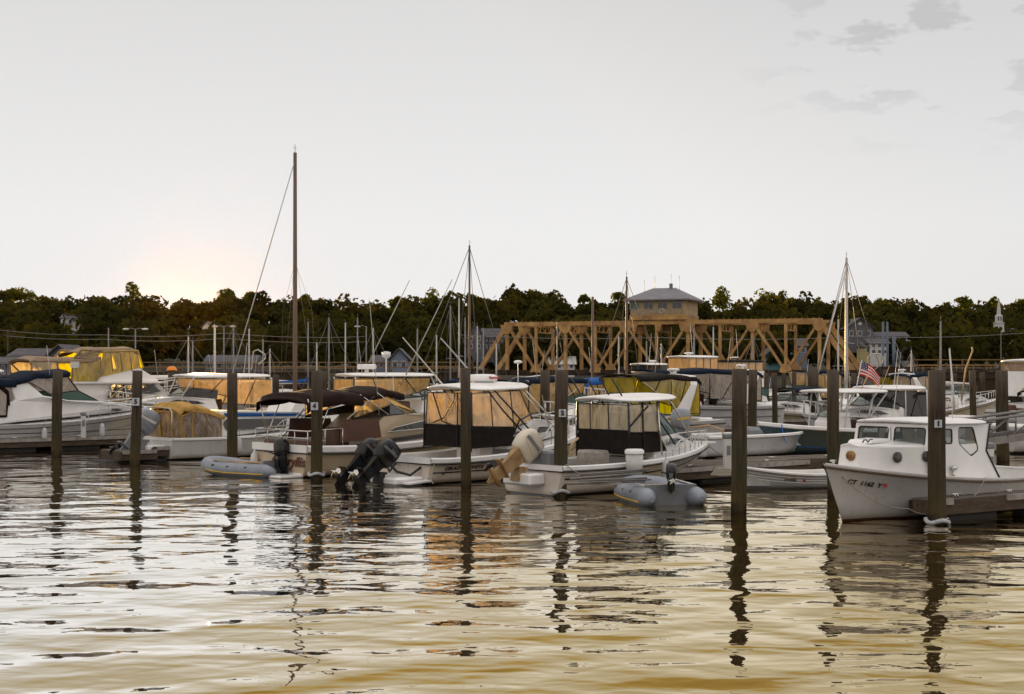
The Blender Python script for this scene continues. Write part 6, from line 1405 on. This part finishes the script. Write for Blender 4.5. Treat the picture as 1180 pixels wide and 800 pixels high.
# tan curtained hardtop with radar
X, Y = place(385, 62); t, h = cruiser('white hardtop cruiser with amber curtains and square radar behind the cream cruiser', X, Y, 30, 8.6, 3.0, (.57, .54, .50), 1.1, 1.6, WHITE, 2.72, VTAN, GCLEAR, hard=True, x0=.04, x1=.55)
MB().box(1.2, 1.9, -.30, .30, 3.05, 3.28, c=.05).tube([(1.55, 0, 2.8), (1.55, 0, 3.1)], .09, 8).build('radar_box', WHITE, t)
P_ = Plane(X, Y, 30)
for pa, pb, yy in (((425, 418), (472, 323), -1.0), ((462, 444), (521, 322), -1.2)):
    a, b = P_.t(*pa, yy), P_.t(*pb, yy); MB().tube([(a[0], yy, a[1]), (b[0], yy, b[1])], [.030, .016], 6).build('outrigger', SPARW, t)
a = P_.t(445, 435, -.9); MB().tube([(a[0], -.9, a[1]), (a[0], -.9, P_.t(445, 411, -.9)[1])], .03, 6).lathe([(.01, P_.t(0, 411, -.9)[1] - .02), (.18, P_.t(445, 411, -.9)[1]), (.20, P_.t(445, 406, -.9)[1]), (.01, P_.t(445, 405, -.9)[1])], 12, c=(a[0], -.9)).build('satellite_dome', WHITE, t)
# blue canvas boat behind the walkaround
X, Y = place(566, 60); cruiser('cruiser with navy blue canvas, amber curtains and green windscreen behind the walkaround', X, Y, 25, 7.2, 2.7, (.06, .18, .22), .95, 1.3, NAVYC, 2.62, VTAN, GGREEN, x0=.16, x1=.62, nm='hull_sea_green')
X, Y = place(640, 66); cruiser('cruiser with bright blue canvas between the two close pilings and the black bimini', X, Y, 35, 6.8, 2.6, (.55, .54, .54), .95, 1.25, BLUEC, 2.5, VTAN, GCLEAR, x0=.14, x1=.6)
# sedan cruiser near the left centre
X, Y = place(318, 66); cruiser('white sedan cruiser with cream curtains and louvred side, behind the blue striped cuddy', X, Y, 216, 8.0, 2.9, (.58, .57, .58), 1.15, 1.6, WHITE, 2.68, VCLEAR, GDARK, hard=True, x0=.08, x1=.62, stripe=BLUEC)
X, Y = place(150, 84); cruiser('white launch with pale bimini lying behind the orange capped piling', X, Y, 24, 8.6, 2.8, (.58, .57, .58), 1.2, 1.55, WHITEC, 2.62, None, GDARK, x0=.10, x1=.8)
# green windscreen cruiser, right of centre
X, Y = place(884, 68); cruiser('large white express cruiser with green windscreen and navy canvas seen between pilings right of centre', X, Y, 202, 10.2, 3.3, (.57, .57, .60), 1.35, 1.75, NAVYC, 2.95, VGREY, GGREEN, True, x0=.10, x1=.72, stripe=GREYP)
# flybridges with amber curtains, beyond
def flybridge(label, px, Y, deg, L, top, w_px0, w_px1, ytop, ybot, cur=VTAN, roof=WHITE):
    X = (px - CX) * Y / F_PX; t, h = cruiser(label, X, Y, deg, L, L*.32, (.55, .54, .53), 1.3, 1.9, None, 2.9, None, GDARK, x0=.15, x1=.7, name='flybridge_boat')
    P = Plane(X, Y, deg); y0 = -L*.13 if deg < 180 else L*.13; a, b = P.t(w_px0, ybot, y0), P.t(w_px1, ybot, y0); x0, x1 = sorted((a[0], b[0])); z0 = min(a[1], b[1]); z1 = P.t(w_px0, ytop, y0)[1]
    wall_body(t, [(x0 - .2, 1.9), (x1 + .5, 1.9), (x1 + .2, z0), (x0 - .1, z0)], abs(y0) + .05, WHITE, 'flybridge', .04)
    for sg in (-1, 1):
        n = 4
        for k in range(n): cross(t, [(x0 + (x1 - x0)*k/n, sg*abs(y0), z0), (x0 + (x1 - x0)*(k+1)/n, sg*abs(y0), z0), (x0 + (x1 - x0)*(k+1)/n, sg*abs(y0), z1), (x0 + (x1 - x0)*k/n, sg*abs(y0), z1)], cur, 'side_curtain', .008, GREYC, .03)
    for x in (x0, x1): cross(t, [(x, -abs(y0), z0), (x, abs(y0), z0), (x, abs(y0), z1), (x, -abs(y0), z1)], cur, 'end_curtain', .008, GREYC, .03)
    hardtop(t, x0 - .25, x1 + .25, abs(y0) + .15, z1, roof, th=.08); antenna(t, (x0 + x1)/2, 0, z1, 2.2, .2, 0, .02); radar(t, (x0 + x1)/2 + .3, 0, z1 + .15, r=.3, h=.1)
    return t
flybridge('flybridge boat with wooden framed amber curtains beyond the green windscreen cruiser', 858, 92, 205, 9.5, 3.4, 794, 827, 412.5, 427)
flybridge('flybridge boat with low amber curtains and dark roof right of the tall green piling', 905, 96, 205, 9.0, 3.2, 846, 879, 417.5, 427.5, cur=VCLEAR, roof=BLACKC)
flybridge('tall white flybridge boat with pinkish curtains at the far right edge', 1160, 60, 15, 10.5, 3.4, 1200, 1240, 418, 428, cur=VGREY)
flybridge('white flybridge boat with open bridge and antennas under the control house', 738, 100, 25, 8.5, 3.0, 746, 768, 421, 431, cur=GDARK)
# more boats, right background
for label, px, Y, deg, L, col, top, tz, cur, kw in (
 ('yellow lit launch with dark canvas between thin pilings left of the T-top boat', 975, 76, 205, 7.0, (.50, .44, .30), NAVYC, 2.0, None, dict(zst=.7, zbow=1.0)),
 ('white cruiser with blue canvas far behind the thin pilings right of the tall one', 985, 96, 205, 8.5, (.56, .55, .58), NAVYC, 2.9, VCLEAR, dict()),
 ('small walkaround with cream bow tucked behind the T-top boat', 992, 66, 20, 6.2, (.55, .48, .38), None, 2.3, None, dict()),
 ('white cabin boat with dark windows just above the pilothouse roof, left part', 1092, 56, 200, 6.6, (.58, .58, .60), WHITE, 2.25, GDARK, dict(hard=True)),
 ('white express boat with navy bimini behind the flag', 1010, 88, 30, 8.0, (.56, .56, .58), NAVYC, 2.75, VCLEAR, dict(arch=True)),
 ('white runabout with no canvas behind the pair of thin pilings', 1046, 78, 28, 6.8, (.56, .54, .50), None, 2.3, None, dict()),
 ('white cruiser with tan trim left of the piling plated 1', 1078, 92, 205, 8.0, (.58, .56, .52), BLACKC, 2.6, VYEL, dict()),
 ('white open boat crossing behind the gangway posts', 1096, 60, 12, 7.0, (.58, .58, .60), None, 2.1, None, dict(zst=1.0, zbow=1.25)),
 ('small white boat with yellow lit stern left of the thick piling by the gangway', 1160, 86, 200, 6.4, (.56, .57, .62), None, 2.3, None, dict(zst=1.1, zbow=1.4)),
 ('white sport boat with brown canopy at the right edge above the gangway', 1150, 52, 18, 7.0, (.56, .55, .54), BROWNC, 2.35, None, dict()),
 ('white cruiser low behind the skiff and the tall green piling', 930, 84, 200, 7.4, (.58, .58, .60), None, 2.3, None, dict()),
 ('white cruiser with curtained cabin behind the two close pilings', 668, 84, 215, 7.5, (.56, .55, .54), WHITEC, 2.55, VCLEAR, dict(hard=False)),
 ('white cruiser bow right of the amber curtained hardtop', 452, 78, 22, 8.0, (.58, .57, .56), None, 2.4, None, dict()),
 ('small open boat with grey canvas left of the tall brown mast far back', 330, 100, 200, 7.0, (.50, .50, .50), GREYC, 2.5, None, dict()),
 ('white boat with bare rails behind the flybridge yacht bow', 205, 104, 20, 7.8, (.56, .55, .54), WHITEC, 2.6, None, dict()),
 ('red and white runabout on the far side above the black bimini', 700, 110, 200, 6.5, (.55, .54, .52), None, 2.3, None, dict(stripe=REDM)),
 ('dark green hulled cruiser far behind the thin pilings', 1008, 108, 205, 8.2, (.04, .08, .07), NAVYC, 2.7, None, dict())):
    X, Y = place(px, Y); z0 = kw.pop('zst', .95); z1 = kw.pop('zbow', 1.35)
    cruiser(label, X, Y, deg, L, L*.33, col, z0, z1, top, tz, cur, GGREEN if L > 7 else GCLEAR, **kw)
# bent wooden rods and hoops over the right hand boats
pole2('curved wooden outrigger pole behind the pilothouse boat', [(1108, 462), (1113, 425), (1121, 404), (1120, 400)], .03, WOODL, Y=52)
pole2('upright white whip pole left of the curved wooden one', [(1100, 478), (1099, 455), (1094, 402)], .028, WHITEM, Y=50)
pole2('looped grey pole hoop beside the flag', [(1001, 428), (1000, 412), (1004, 408), (1012, 408), (1018, 412), (1017, 418), (1008, 426)], .03, SPARW, Y=58)
pole2('looped grey pole hoop left of the tall brown mast', [(290, 426), (292, 405), (297, 403), (305, 408), (306, 413), (298, 420)], .03, SPARW, Y=66)
pole2('white whip antenna over the sedan cruiser', [(248, 434), (248, 378)], .022, WHITEM, Y=64)
